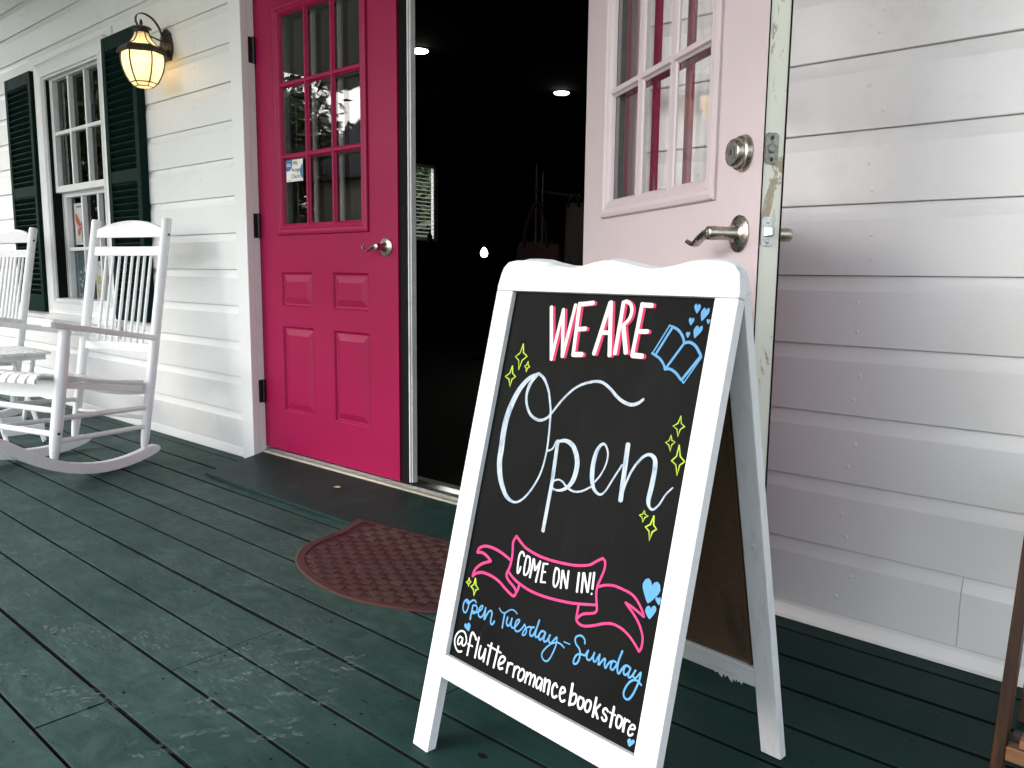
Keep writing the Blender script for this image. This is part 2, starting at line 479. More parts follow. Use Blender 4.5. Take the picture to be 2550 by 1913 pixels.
# ------------------------------------------------------------------ house wall of drop siding
E = .16
Z0 = .0455
house = thing('siding_wall', 'white horizontal drop siding house wall behind the porch', 'house wall', (-3.3, .05, 0))
XL, XR = -7.2, 2.4
XC0, XC1 = -3.2715, -3.180      # left door casing
XD0, XD1 = -1.290, -1.20        # right door casing
WX0, WX1, WZ0, WZ1 = -5.487, -4.50, .50, 2.045      # window outline (outer casing)
def siding(x0, x1, zr_, zlo, zhi, name='siding_board'):
    """one board whose full course starts at zr_, kept between zlo and zhi; flat face, bevelled upper fifth"""
    f = E * .775
    def yy(z): return 0.0 if z < zr_ + f else .0095 * (1 - (1 - (z - zr_ - f) / (E - f)) ** 1.7)
    zs = sorted({zlo, zhi} | {z for z in [zr_ + f + (E - f) * i / 5 for i in range(5)] if zlo < z < zhi})
    prof = [(.020, zlo), (.0012, zlo), (yy(zlo + .0015), zlo + .0015)] + [(yy(z), z) for z in zs[1:-1]] + [(yy(zhi - .001), zhi - .001), (.020, zhi - .001)]
    return obj(name, MB().sections([[(x, y, z) for y, z in prof] for x in (x0, x1)]), M['siding'], house)
sr_ = random.Random(5)
row_joint = {0: (-.37, -5.9), 3: (.9,), 5: (-.0, -4.1), 8: (.7,), 10: (-.25,)}
boards = []
for i in range(18):
    z0 = Z0 + i * E; z1 = min(z0 + E, 2.918)
    spans = []
    left = [(XL, XC0)]
    if z1 > WZ0 and z0 < WZ1: left = [(XL, WX0), (WX1, XC0)]
    right = [(XD1, XR)] if z0 < 2.2 else []
    mid = [(XC1 - .09, XD1)] if z0 >= 2.2 else []
    if mid: left = [(XL, XR)]; right = []
    for a, c in left + right:
        cuts = [a] + [j for j in sorted(row_joint.get(i, ())) if a + .05 < j < c - .05] + [c]
        for p, q in zip(cuts[:-1], cuts[1:]):
            boards.append((siding(p + (.0005 if p != a else 0), q - (.0005 if q != c else 0), z0, z0, z1), p, q, z0))
# courses notched round the window head and sill
zb_ = Z0 + int((WZ0 - Z0) / E) * E
siding(WX0, WX1, zb_, zb_, WZ0)
zt_ = Z0 + int((WZ1 - Z0) / E) * E
siding(WX0, WX1, zt_, WZ1, zt_ + E)
for x0, x1 in ((XL, XC0), (XD1, XR)):          # bevelled foot strip
    obj('foot_strip', MB().sections([[(x, .02, .0), (x, -.004, .0), (x, -.004, .008), (x, .003, .034), (x, .010, Z0 - .001), (x, .02, Z0 - .001)] for x in (x0, x1)]), M['siding'], house)
obj('wall_core', MB().box(XL, WX0 + .02, .021, .12, 0, 2.92).box(WX1 - .02, XC0 + .02, .021, .12, 0, 2.92).box(WX0 + .02, WX1 - .02, .021, .12, 0, WZ0 + .02).box(WX0 + .02, WX1 - .02, .021, .12, WZ1 - .03, 2.92)
    .box(XD1 - .02, XR, .021, .12, 0, 2.92).box(XC0 + .02, XD1 - .02, .021, .12, 2.14, 2.92), M['gap'], house)
# painted-over nail heads, pairs at the studs
for bo, p, q, z0 in boards:
    mb = MB()
    for sx in (-6.9, -6.3, -5.7, -4.02, -3.6, -1.05, -.62, -.08, .5):
        if p + .03 < sx < q - .03:
            for dz in (.035, .092):
                x = sx + sr_.uniform(-.02, .02); z = z0 + dz + sr_.uniform(-.008, .008); r = sr_.uniform(.0042, .0062)
                mb.lathe((x, .0005, z), (0, -1, 0), [(r, 0), (r * .92, .0014), (r * .6, .0022), (.0004, .0024)], 10)
    if mb.v: obj('nail_heads', mb, M['siding'], bo)
# house side wall and window in it, interior shell
RX = -6.9
WY0, WY1, WZa, WZb = 3.86, 4.62, 1.20, 2.05
room = bpy.data.objects.new('room_shell', None); col.objects.link(room); room.location = (-4, 2.6, .06); struct(room)
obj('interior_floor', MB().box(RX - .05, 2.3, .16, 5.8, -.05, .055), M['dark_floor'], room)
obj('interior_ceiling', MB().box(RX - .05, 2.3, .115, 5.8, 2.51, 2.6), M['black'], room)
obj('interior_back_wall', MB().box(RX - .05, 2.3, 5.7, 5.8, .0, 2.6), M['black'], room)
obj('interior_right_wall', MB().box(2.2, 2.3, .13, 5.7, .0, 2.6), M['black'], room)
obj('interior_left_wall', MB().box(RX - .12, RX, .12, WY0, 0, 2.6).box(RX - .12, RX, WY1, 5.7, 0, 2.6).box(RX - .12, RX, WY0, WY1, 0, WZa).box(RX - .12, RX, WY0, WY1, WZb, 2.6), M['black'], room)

# door frame
frame = thing('door_frame', 'white painted casing and jambs around the double doorway', 'door frame', (-2.2, .05, 0))
obj('side_casing', MB().box(XC0, XC1, -.014, .02, .0, 2.2), M['trim'], frame, .003)
obj('side_casing', MB().box(XD0, XD1, -.014, .02, .0, 2.2), M['trim'], frame, .003)
obj('head_casing', MB().box(XC1, XD0, -.014, .02, 2.10, 2.2), M['trim'], frame, .003)
obj('jamb', MB().box(XC0 + .02, XC1, .0205, .049, .035, 2.14).box(XC0 + .02, XC1 - .010, .049, .15, .035, 2.14), M['trim'], frame, .002)
obj('jamb', MB().box(XD0, XD1 - .02, .0205, .15, .035, 2.14), M['trim'], frame, .002)
obj('head_jamb', MB().box(XC1, XD0, .0205, .15, 2.10, 2.14), M['trim'], frame, .002)
# threshold
th = thing('threshold', 'worn aluminium and wood door sill below the double doors', 'door sill', (-2.2, .06, 0))
M['sill_wood'] = paint('worn_sill_wood', (.50, .46, .36), .6, .35, (.3, 2, 2), 40, .3, .9, (.10, .08, .05))
obj('wood_nosing', MB().box(XC1 + .002, XD0 - .002, .030, .052, .0, .046), M['sill_wood'], th, .003)
obj('metal_saddle', MB().sections([[(x, .0525, .0), (x, .0525, .046), (x, .060, .054), (x, .068, .046), (x, .115, .044), (x, .125, .058), (x, .158, .060), (x, .158, .0)] for x in (XC1 + .002, XD0 - .002)]), M['alu'], th)

# plywood ramp up to the sill
rp = thing('entry_ramp', 'dark green painted plywood ramp in front of the door sill', 'ramp', (-2.3, -.13, 0))
rx0f, rx0b, rx1 = -3.095, -3.172, -1.42
obj('ramp_sheet', MB().add([(rx0f, -.292, .002), (rx1, -.300, .002), (rx1, .028, .030), (rx0b, .028, .026), (rx0f, -.292, .0135), (rx1, -.300, .0135), (rx1, .028, .042), (rx0b, .028, .038)],
    [(0, 3, 2, 1), (4, 5, 6, 7), (0, 1, 5, 4), (1, 2, 6, 5), (2, 3, 7, 6), (3, 0, 4, 7)]), M['ramp'], rp, .002)
obj('support_wedge', MB().add([(rx0b + .03, -.25, .001), (rx1 - .03, -.25, .001), (rx1 - .03, .027, .001), (rx0b + .03, .027, .001), (rx0b + .03, -.25, .002), (rx1 - .03, -.25, .002), (rx1 - .03, .027, .026), (rx0b + .03, .027, .024)],
    [(0, 3, 2, 1), (4, 5, 6, 7), (0, 1, 5, 4), (1, 2, 6, 5), (2, 3, 7, 6), (3, 0, 4, 7)]), M['gap'], rp)

# ------------------------------------------------------------------ doors (local: x from hinge edge, y into the door, z from porch floor)
DZ0, DZ1 = .062, 2.095
LITE = (.152, .755, .990, 1.906)
GL = (.200, .716, 1.022, 1.876)
PANELS = [(.161, .389, .690, .840), (.521, .751, .690, .840), (.161, .389, .238, .612), (.521, .751, .238, .612)]
def rect_loops(mb, rect, prof, fill_last=True, smooth=False):
    """nested rectangles: prof = [(inset, y)]"""
    x0, x1, z0, z1 = rect; vs = []; fs = []
    for ins, y in prof:
        vs += [(x0 + ins, y, z0 + ins), (x1 - ins, y, z0 + ins), (x1 - ins, y, z1 - ins), (x0 + ins, y, z1 - ins)]
    for i in range(len(prof) - 1):
        for k in range(4):
            fs.append((i * 4 + k, i * 4 + (k + 1) % 4, i * 4 + 4 + (k + 1) % 4, i * 4 + 4 + k))
    if fill_last:
        n = (len(prof) - 1) * 4; fs.append((n, n + 1, n + 2, n + 3))
    mb.add(vs, fs, smooth); return mb
def skin(mb, y, W, holes):
    xs = sorted({0, W} | {h[0] for h in holes} | {h[1] for h in holes}); zs = sorted({DZ0, DZ1} | {h[2] for h in holes} | {h[3] for h in holes})
    for a, b in zip(xs[:-1], xs[1:]):
        for c, d in zip(zs[:-1], zs[1:]):
            mx, mz = (a + b) / 2, (c + d) / 2
            if any(h[0] < mx < h[1] and h[2] < mz < h[3] for h in holes): continue
            mb.add([(a, y, c), (b, y, c), (b, y, d), (a, y, d)], [(0, 1, 2, 3)])
def old_edge_mat():
    m, nt, b = new_mat('chipped_edge_paint'); P = pos(nt)
    n = noise(nt, P, 18, 8, .7, (1, 1, .35), .8); n2 = noise(nt, P, 30, 6, .7)
    cc = mix(nt, ramp(nt, n, .57, .60), (.74, .72, .61), (.38, .31, .21))
    cc = mix(nt, ramp(nt, n2, .66, .70), cc, (.05, .045, .035))
    nt.links.new(cc, b.inputs['Base Color']); b.inputs['Roughness'].default_value = .5
    bump(nt, b, n, .5, .002); return m
M['old_edge'] = old_edge_mat()

def add_lever(door, sx, z, y0, s, neck, tip_drop, mat, curl):
    """rosette + neck + scrolled lever; s = -1 out of the front, +1 out of the back"""
    h = obj('door_lever', MB().lathe((sx, y0, z), (0, s, 0), [(.0345, 0), (.0345, .003), (.030, .0055), (.022, .0075), (.016, .010), (.013, .014), (.0125, neck - .012), (.0135, neck), (.0125, neck + .010), (.010, neck + .012)], 28), mat, door)
    y = y0 + s * neck
    if curl:
        path = [(sx + .004, y, z), (sx - .018, y, z + .003), (sx - .036, y, z - .004), (sx - .054, y, z - .013), (sx - .072, y, z - .013), (sx - .084, y, z - .005), (sx - .086, y, z + .005), (sx - .080, y, z + .010), (sx - .075, y, z + .006)]
        rr = [.011, .0105, .0090, .0075, .0065, .0058, .0052, .0046, .0040]
    else:
        path = [(sx + .004, y, z), (sx - .016, y + s * .002, z + .001), (sx - .034, y + s * .003, z - .006), (sx - .054, y + s * .0, z - tip_drop), (sx - .072, y - s * .004, z - tip_drop - .006), (sx - .088, y - s * .002, z - tip_drop - .004), (sx - .095, y + s * .004, z - tip_drop + .001)]
        rr = [.012, .0115, .0110, .0100, .0090, .0080, .0065]
    obj('grip', MB().tube(crom(path, 4), [x[0] for x in crom([(r, 0, 0) for r in rr], 4)], 12, True, .62, (0, 0, 1)), mat, h)
    return h

M['spacer'] = plain('glass_spacer', (.10, .10, .095), .6)
def make_door(name, label, W, loc, rotz, front_mat, back_mat, edge_mat):
    d = thing(name, label, 'door', loc, None, True, rotz)
    T = .044
    mb = MB(); skin(mb, 0, W, [LITE] + PANELS)
    obj('face_skin', mb, front_mat, d)
    mb = MB(); skin(mb, T, W, [LITE])
    obj('back_skin', mb, back_mat, d)
    mb = MB()
    mb.add([(0, 0, DZ0), (0, T, DZ0), (0, T, DZ1), (0, 0, DZ1)], [(0, 1, 2, 3)])
    mb.add([(W, 0, DZ0), (W, T - .004, DZ0), (W, T - .004, DZ1), (W, 0, DZ1)], [(0, 1, 2, 3)])
    mb.add([(W, T - .004, DZ0), (W - .0005, T, DZ0), (W - .0005, T, DZ1), (W, T - .004, DZ1)], [(0, 1, 2, 3)])
    mb.add([(0, 0, DZ0), (W, 0, DZ0), (W, T, DZ0), (0, T, DZ0)], [(0, 1, 2, 3)]).add([(0, 0, DZ1), (W, 0, DZ1), (W, T, DZ1), (0, T, DZ1)], [(0, 1, 2, 3)])
    obj('edge', mb, edge_mat, d)
    for r in PANELS:
        obj('panel', rect_loops(MB(), r, [(0, 0), (.002, -.0012), (.006, .0015), (.010, .0075), (.015, .0085), (.019, .0070), (.040, .0005), (.042, .0)]), front_mat, d)
    # glazing frame front and back
    fr_prof = [(-.0, 0), (0, -.006), (.003, -.0095), (.012, -.0115), (.020, -.0105), (.025, -.0075), (.030, -.0085), (.036, -.0060), (.042, -.0005), (.045, .004), (.047, .0082)]
    f = obj('glazing_frame', rect_loops(MB(), LITE, fr_prof, False), front_mat, d)
    rect_loops(mb := MB(), LITE, [(a, T - y) for a, y in fr_prof], False)
    obj('glazing_frame', mb, back_mat, d)
    x0, x1, z0, z1 = GL
    cx = [x0 + (x1 - x0) * k / 3 for k in range(4)]; cz = [z0 + (z1 - z0) * k / 3 for k in range(4)]
    def bar_prof(w): return [(-w, .0080), (-w, .0045), (-w * .70, .0015), (-w * .42, -.0050), (w * .42, -.0050), (w * .70, .0015), (w, .0045), (w, .0080)]
    for side, mt in ((0, front_mat), (1, back_mat)):
        yy = (lambda y: y) if side == 0 else (lambda y: T - y)
        for k in (1, 2):
            obj('muntin', MB().sections([[(cx[k] + a, yy(y), z) for a, y in bar_prof(.0125)] for z in (z0 - .004, z1 + .004)]), mt, d)
            for j in range(3):
                a0 = cx[j] + (.004 if j else -.004); a1 = cx[j + 1] - (.004 if j < 2 else -.004)
                obj('muntin', MB().sections([[(x, yy(y) + (.0004 if side == 0 else -.0004), cz[k] + a) for a, y in bar_prof(.0120)] for x in (a0, a1)]), mt, d)
    for i in range(3):
        for j in range(3):
            for yg in (.0086, T - .0086):      # insulating glass: two sheets
                obj('pane', MB().add([(cx[i] + .002, yg, cz[j] + .002), (cx[i + 1] - .002, yg, cz[j] + .002), (cx[i + 1] - .002, yg, cz[j + 1] - .002), (cx[i] + .002, yg, cz[j + 1] - .002)], [(0, 1, 2, 3)]), M['glass'], d)
    obj('spacer', rect_loops(MB(), (x0 - .003, x1 + .003, z0 - .003, z1 + .003), [(0, .0092), (.0035, .0092), (.0035, T - .0092), (0, T - .0092)], False), M['spacer'], d)
    return d

M['taupe'] = paint('taupe_inner_paint', (.17, .15, .14), .5, .08)
pink = make_door('closed_door', 'closed magenta pink nine pane door with scrolled lever handle', .918, (-3.187, .05, 0), 0.0, M['magenta'], M['taupe'], M['magenta'])
add_lever(pink, .852, .932, 0, -1, .040, .0, M['nickel'], True)
for z0, z1 in ((1.706, 1.813), (.981, 1.086), (.260, .363)):
    h = obj('hinge', MB().lathe((.0125, -.0075, z0), (0, 0, 1), [(.0068, 0), (.0068, z1 - z0)], 12), M['black_iron'], pink)
    obj('hinge_leaf', MB().box(.0072, .0094, -.030, -.006, z0 + .001, z1 - .001), M['black_iron'], h)
# black weather strip and white astragal on the meeting edge
obj('weatherstrip', MB().box(.9185, .958, .008, .046, DZ0 - .006, DZ1), M['rubber'], pink, .002)
obj('weatherstrip', MB().box(.9605, .984, .002, .03, DZ0 + .004, DZ1), M['rubber'], pink, .002)
M['astragal'] = paint('astragal_white', (.66, .66, .65), .28, .1, (1, 1, .1), 60, .05, .3, (.2, .2, .19))
obj('astragal', MB().sections([[(.987 + (x_ - .9425) * .5, y_ * .9, z) for x_, y_ in ((.9425, .010), (.9425, -.012), (.950, -.014), (.952, -.019), (.966, -.020), (.968, -.014), (.978, -.013), (.980, .010))] for z in (DZ0 + .012, DZ1)]), M['astragal'], pink)

open_door = make_door('open_door', 'door standing open with blush pink inner face, weathered latch edge and nine panes', .914, (-1.405, .005, 0), rad(-33.44), M['blush'], M['magenta'], M['old_edge'])
add_lever(open_door, .8475, .920, 0, -1, .056, .012, M['nickel'], False)
lv = add_lever(open_door, .8475, .920, .044, 1, .052, .012, M['nickel'], False)
db = obj('deadbolt', MB().lathe((.850, 0, 1.066), (0, -1, 0), [(.0335, 0), (.0335, .004), (.0315, .0065), (.0305, .011), (.0265, .013), (.0262, .020), (.0235, .0255), (.0215, .0265), (.0210, .0255), (.0205, .0255)], 36), M['nickel'], open_door)
obj('key_cylinder', MB().lathe((.850, -.0255, 1.066), (0, -1, 0), [(.0205, 0), (.0205, .0006), (.0115, .0006), (.0112, .0016), (.0100, .0018)], 28), M['worn_steel'], db)
obj('keyway', MB().box(.8490, .8512, -.0285, -.0270, 1.0605, 1.0715), M['black_iron'], db)
obj('deadbolt', MB().lathe((.850, .044, 1.066), (0, 1, 0), [(.0335, 0), (.0335, .004), (.030, .007), (.026, .018), (.022, .020)], 28), M['nickel'], open_door)
def edge_plate(zc, hw, bolt, mat):
    y0, y1 = .0035, .0292
    r = .006; poly = []
    for cxx, czz, a0 in ((y1 - r, zc + hw - r, 0), (y0 + r, zc + hw - r, 90), (y0 + r, zc - hw + r, 180), (y1 - r, zc - hw + r, 270)):
        for k in range(5):
            t = rad(a0 + k * 22.5); poly.append((cxx + r * math.cos(t), czz + r * math.sin(t)))
    pl = obj('latch_plate', MB().prism(poly, (.9142, 0, 0), (0, 1, 0), (0, 0, 1), (1, 0, 0), .0016), mat, open_door)
    ym = (y0 + y1) / 2
    if bolt: obj('latch_bolt', MB().add([(.916, ym - .0075, zc - .009), (.916, ym + .0075, zc - .009), (.916, ym + .0075, zc + .009), (.916, ym - .0075, zc + .009), (.928, ym + .002, zc - .007), (.9265, ym + .007, zc - .007), (.9265, ym + .007, zc + .007), (.928, ym + .002, zc + .007)], [(4, 5, 6, 7), (0, 1, 5, 4), (1, 2, 6, 5), (2, 3, 7, 6), (3, 0, 4, 7)]), M['steel'], pl, .001)
    else: obj('bolt_end', MB().lathe((.9155, ym, zc), (1, 0, 0), [(.0088, 0), (.0088, .0008), (.0075, .0012), (.0072, .0020), (.0055, .0024)], 20), mat, pl)
    for dz in (-hw + .0085, hw - .0085):
        obj('screw', MB().lathe((.9158, ym, zc + dz), (1, 0, 0), [(.0038, 0), (.0036, .0006), (.0018, .0009)], 14), M['steel'] if bolt else M['black_iron'], pl)
edge_plate(1.0663, .0272, False, M['worn_steel'])
edge_plate(.9212, .0260, True, M['steel'])
obj('weatherstrip', MB().box(.9142, .9155, -.0006, .0016, DZ0, DZ1), M['rubber'], open_door)
obj('weatherstrip', MB().box(.9142, .9150, .0405, .0437, DZ0, DZ1), M['rubber'], open_door)
for z0, z1 in ((1.706, 1.813), (.981, 1.086), (.260, .363)):
    h = obj('hinge', MB().lathe((.010, .050, z0), (0, 0, 1), [(.0062, 0), (.0062, z1 - z0)], 12), M['black_iron'], open_door)
    obj('hinge_leaf', MB().box(-.0026, -.0004, .004, .05, z0 + .001, z1 - .001), M['black_iron'], h)

# sticker on the closed door's pane
stk = thing('window_sticker', 'small white and blue We Accept Checks sticker on a pane of the closed door', 'sticker', (-2.91, .057, 1.21), None)
M['paper'] = plain('sticker_paper', (.72, .71, .66), .5)
M['sticker_blue'] = plain('sticker_blue', (.02, .13, .30), .5)
M['ink'] = plain('dark_ink', (.03, .03, .03), .6)
sx0, sx1, sz0, sz1 = -2.978, -2.860, 1.206, 1.293
YS = .0572
obj('card', MB().box(sx0, sx1, YS, YS + .0006, sz0, sz1), M['paper'], stk)
def clip_disc(cx_, cz_, r, n=40):
    pts = []
    for k in range(n):
        t = 2 * math.pi * k / n
        pts.append((min(max(cx_ + r * math.cos(t), sx0 + .0003), sx1 - .0003), min(max(cz_ + r * math.sin(t), sz0 + .0003), sz1 - .0003)))
    return pts
def flat(poly, y): return MB().add([(x, y, z) for x, z in poly], [tuple(range(len(poly)))])
obj('blue_spot', flat(clip_disc(sx0 + .012, sz1 - .012, .033), YS - .0004), M['sticker_blue'], stk)
obj('blue_spot', flat(clip_disc(sx1 + .012, sz0 + .038, .032), YS - .0004), M['sticker_blue'], stk)
def text_mesh(body, size, loc, rot, mat, name, parent, align='CENTER', shear=0.0):
    cu = bpy.data.curves.new('text', 'FONT'); cu.body = body; cu.size = size; cu.align_x = align; cu.fill_mode = 'FRONT'; cu.resolution_u = 3
    to = bpy.data.objects.new('text', cu); col.objects.link(to)
    dg = bpy.context.evaluated_depsgraph_get()
    me = bpy.data.meshes.new_from_object(to.evaluated_get(dg))
    bpy.data.objects.remove(to)
    me.transform(Matrix.Translation(loc) @ rot)
    return link(name, me, mat, parent)
RX90 = Matrix.Rotation(rad(90), 4, 'X')
for tx, dz, dx in (('We', .066, .002), ('Accept', .040, .004), ('Checks', .014, .004)):
    text_mesh(tx, .0235, ((sx0 + sx1) / 2 + .006 + dx, YS - .0008, sz0 + dz - .001), RX90 @ Matrix.Scale(.92, 4, (1, 0, 0)), M['ink'], 'lettering', stk)
obj('small_print', MB().box(sx0 + .004, sx0 + .030, YS - .0007, YS - .0006, sz1 - .018, sz1 - .0155).box(sx0 + .004, sx0 + .036, YS - .0007, YS - .0006, sz1 - .025, sz1 - .0222), M['paper'], stk)
obj('small_print', MB().box(sx0 + .006, sx0 + .028, YS - .0007, YS - .0006, sz0 + .005, sz0 + .0065), M['ink'], stk)

# ------------------------------------------------------------------ window
win = thing('sash_window', 'white six over six sash window between two dark green shutters', 'window', (-5.0, .02, .5))
cb = .105
def casing_loop(mb):
    rect = (WX0, WX1, .562, WZ1)
    prof = [(0, .0), (0, -.026), (.010, -.030), (.018, -.024), (.030, -.020), (.070, -.016), (.074, -.022), (.084, -.022), (.090, -.010), (.098, -.010), (.102, .060)]
    return rect_loops(mb, rect, prof, False)
obj('casing', casing_loop(MB()), M['trim'], win)
obj('sill', MB().box(WX0 - .012, WX1 + .012, -.040, .06, .530, .561), M['trim'], win, .004)
obj('apron', MB().box(WX0 + .02, WX1 - .02, -.014, .02, .462, .529).box(WX0 + .03, WX1 - .03, -.020, -.012, .490, .505), M['trim'], win, .003)
OX0, OX1 = WX0 + .103, WX1 - .103
def sash(x0, x1, z0, z1, y, bot, top, name):
    st = .040
    s = obj(name, MB().box(x0, x0 + st, y, y + .034, z0, z1).box(x1 - st, x1, y, y + .034, z0, z1).box(x0 + st + .0005, x1 - st - .0005, y + .0006, y + .034, z0, z0 + bot).box(x0 + st + .0005, x1 - st - .0005, y + .0006, y + .034, z1 - top, z1), M['sash'], win, .003)
    xs = [x0 + st + (x1 - x0 - 2 * st) * k / 3 for k in range(4)]; zm = (z0 + bot + z1 - top) / 2
    for k in (1, 2): obj('muntin', MB().box(xs[k] - .010, xs[k] + .010, y + .003, y + .030, z0 + bot, z1 - top), M['sash'], s, .002)
    for k in range(3): obj('muntin', MB().box(xs[k] + (.010 if k else 0), xs[k + 1] - (.010 if k < 2 else 0), y + .004, y + .029, zm - .010, zm + .010), M['sash'], s, .002)
    for k in range(3):
        for (a, c) in ((z0 + bot, zm - .01), (zm + .01, z1 - top)):
            obj('pane', MB().add([(xs[k] + .004, y + .026, a - .002), (xs[k + 1] - .004, y + .026, a - .002), (xs[k + 1] - .004, y + .026, c + .002), (xs[k] + .004, y + .026, c + .002)], [(0, 1, 2, 3)]), M['glass'], s)
    return s
sash(OX0 + .004, OX1 - .004, 1.292, 1.985, .018, .038, .048, 'upper_sash')
sash(OX0 + .010, OX1 - .010, .590, 1.300, .056, .062, .034, 'lower_sash')
for a_, b_ in ((OX0, OX0 + .003), (OX1 - .003, OX1)): obj('jamb_track', MB().box(a_, b_, .0, .118, .563, 1.99), M['rubber'], win)
for a_, b_ in ((OX0 + .0005, OX0 + .009), (OX1 - .009, OX1 - .0005)): obj('parting_bead', MB().box(a_, b_, .053, .0555, .563, 1.29), M['trim'], win)
# dark recess of the room right behind the window (display shelf niche)
ds = thing('display_niche', 'dark display shelf inside the sash window', 'shelf', (-5.0, .3, .58))
obj('shelf_board', MB().box(OX0, OX1, .091, .40, .56, .58), M['dark_floor'], ds)
M['cardw'] = plain('card_white', (.66, .66, .63), .55)
M['red_wing'] = plain('red_orange_print', (.50, .09, .045), .55)
M['teal_print'] = plain('teal_cover', (.06, .13, .15), .45)
M['yellow_print'] = plain('yellow_print', (.55, .50, .22), .55)
M['grey_print'] = plain('grey_print', (.16, .16, .16), .55)
# butterfly print
Yc = .0935
bt = thing('butterfly_print', 'white card with a red butterfly behind the lower sash', 'print', (-5.30, Yc, .985))
obj('card', MB().box(-5.318, -5.120, Yc, Yc + .003, .985, 1.232), M['cardw'], bt)
def wing(pts): return MB().add([(x, Yc - .0012, z) for x, z in pts], [tuple(range(len(pts)))])
bx = -5.218
obj('wing', wing([(bx, 1.10), (bx - .03, 1.135), (bx - .07, 1.175), (bx - .088, 1.172), (bx - .082, 1.13), (bx - .06, 1.105), (bx - .03, 1.09)]), M['red_wing'], bt)
obj('wing', wing([(bx, 1.09), (bx - .04, 1.088), (bx - .062, 1.065), (bx - .05, 1.035), (bx - .025, 1.045)]), M['red_wing'], bt)
obj('wing', wing([(bx + .01, 1.10), (bx + .04, 1.135), (bx + .08, 1.175), (bx + .088, 1.15), (bx + .07, 1.11), (bx + .03, 1.09)]), M['red_wing'], bt)
obj('wing', wing([(bx + .01, 1.09), (bx + .045, 1.085), (bx + .06, 1.055), (bx + .03, 1.04)]), M['red_wing'], bt)
obj('body', wing([(bx - .004, 1.125), (bx + .010, 1.125), (bx + .012, 1.04), (bx + .004, 1.005), (bx - .004, 1.0), (bx - .001, 1.04)]), M['grey_print'], bt)
obj('caption', MB().box(-5.278, -5.168, Yc - .0012, Yc - .0008, 1.206, 1.216), M['grey_print'], bt)
# teal book and pale card, standing on the shelf
bk = thing('teal_book', 'teal covered book standing in the lower left window panes', 'book', (-5.32, .15, .58))
obj('cover', MB().box(-5.340, -5.140, .0935, .120, .581, .948), M['teal_print'], bk, .001)
pr = random.Random(4); mb = MB()
for k in range(46):
    x = -5.24 + pr.gauss(0, .04); z = .62 + abs(pr.gauss(0, .10)); r = pr.uniform(.003, .011)
    if -5.33 < x < -5.15 and z < .93: mb.add([(x + r * math.cos(t) * pr.uniform(.5, 1.3),   .0922, z + r * math.sin(t) * pr.uniform(.6, 1.5)) for t in [i * 1.047 for i in range(6)]], [tuple(range(6))])
obj('cover_art', mb, M['cardw'], bk)
pc = thing('pale_card', 'pale card with yellow blocks in the lower middle window pane', 'card', (-5.03, .13, .58))
obj('card', MB().box(-5.055, -4.855, .0945, .100, .581, .885), M['cardw'], pc)
for k, z in enumerate((.80, .72, .63)):
    obj('yellow_block', MB().box(-5.03, -4.965, .0930, .0937, z - .045, z), M['yellow_print'], pc)
    obj('yellow_block', MB().box(-4.945, -4.88, .0930, .0937, z - .055, z - .01), M['yellow_print'], pc)
obj('orange_motif', flat([(-4.962 + .022 * math.cos(t) , .848 + .018 * math.sin(t)) for t in [i * .6283 for i in range(10)]], .0929), M['red_wing'], pc)
# jar beside the print
jr = tag(obj('glass_jar', MB().lathe((-4.99, .18, .976), (0, 0, 1), [(.05, 0), (.055, .02), (.055, .10), (.04, .13), (.042, .15), (.02, .16)], 20), plain('jar_dark', (.06, .03, .025), .12)), 'dark jar standing behind the middle window pane', 'jar')
tag(obj('shelf_riser', MB().box(OX0, OX1, .1235, .28, .955, .975), M['dark_floor']), 'dark upper shelf board behind the lower sash', 'shelf')

# ------------------------------------------------------------------ shutters
def shutter(x0, x1, label):
    z0, z1, y0, y1 = .572, 2.012, -.042, -.006
    s = thing('shutter', label, 'shutter', ((x0 + x1) / 2, -.02, z0), 'shutters beside the window')
    st = .042
    rails = [(z0, z0 + .105), (1.280, 1.342), (z1 - .070, z1)]
    obj('stile', MB().box(x0, x0 + st, y0, y1, z0, z1), M['shutter'], s, .003)
    obj('stile', MB().box(x1 - st, x1, y0, y1, z0, z1), M['shutter'], s, .003)
    for a, c in rails: obj('rail', MB().box(x0 + st + .0005, x1 - st - .0005, y0 + .001, y1, a, c), M['shutter'], s, .002)
    obj('backing', MB().box(x0 + .004, x1 - .004, y1 + .0005, -.0005, z0 + .004, z1 - .004), M['rubber'], s)
    proto = None
    for (a, c) in ((rails[0][1], rails[1][0]), (rails[1][1], rails[2][0])):
        n = int((c - a) / .0335); stp = (c - a) / n
        for k in range(n):
            zc = a + stp * (k + .5)
            if proto is None:
                mb = MB(); hw = (x1 - x0) / 2 - st + .002
                mb.bar((-hw, -.002, 0), (hw, -.002, 0), .040, .0065, (0, .62, .79))
                proto = mb.mesh('slat', .0015, 1); proto.materials.append(M['shutter'])
            o = bpy.data.objects.new('slat', proto); col.objects.link(o); o.parent = s
            o.matrix_parent_inverse = root_inv(s); o.location = ((x0 + x1) / 2, (y0 + y1) / 2 + .003, zc)
shutter(-5.955, -5.512, 'dark green louvred shutter left of the window, behind the cropped rocker')
shutter(-4.482, -4.098, 'dark green louvred shutter right of the window, behind the wall lamp')
# small white hook above the right shutter
tag(obj('cable_clip', MB().box(-4.43, -4.424, -.012, -.001, 2.02, 2.075), M['trim']), 'short white cable clip above the right hand shutter', 'clip')

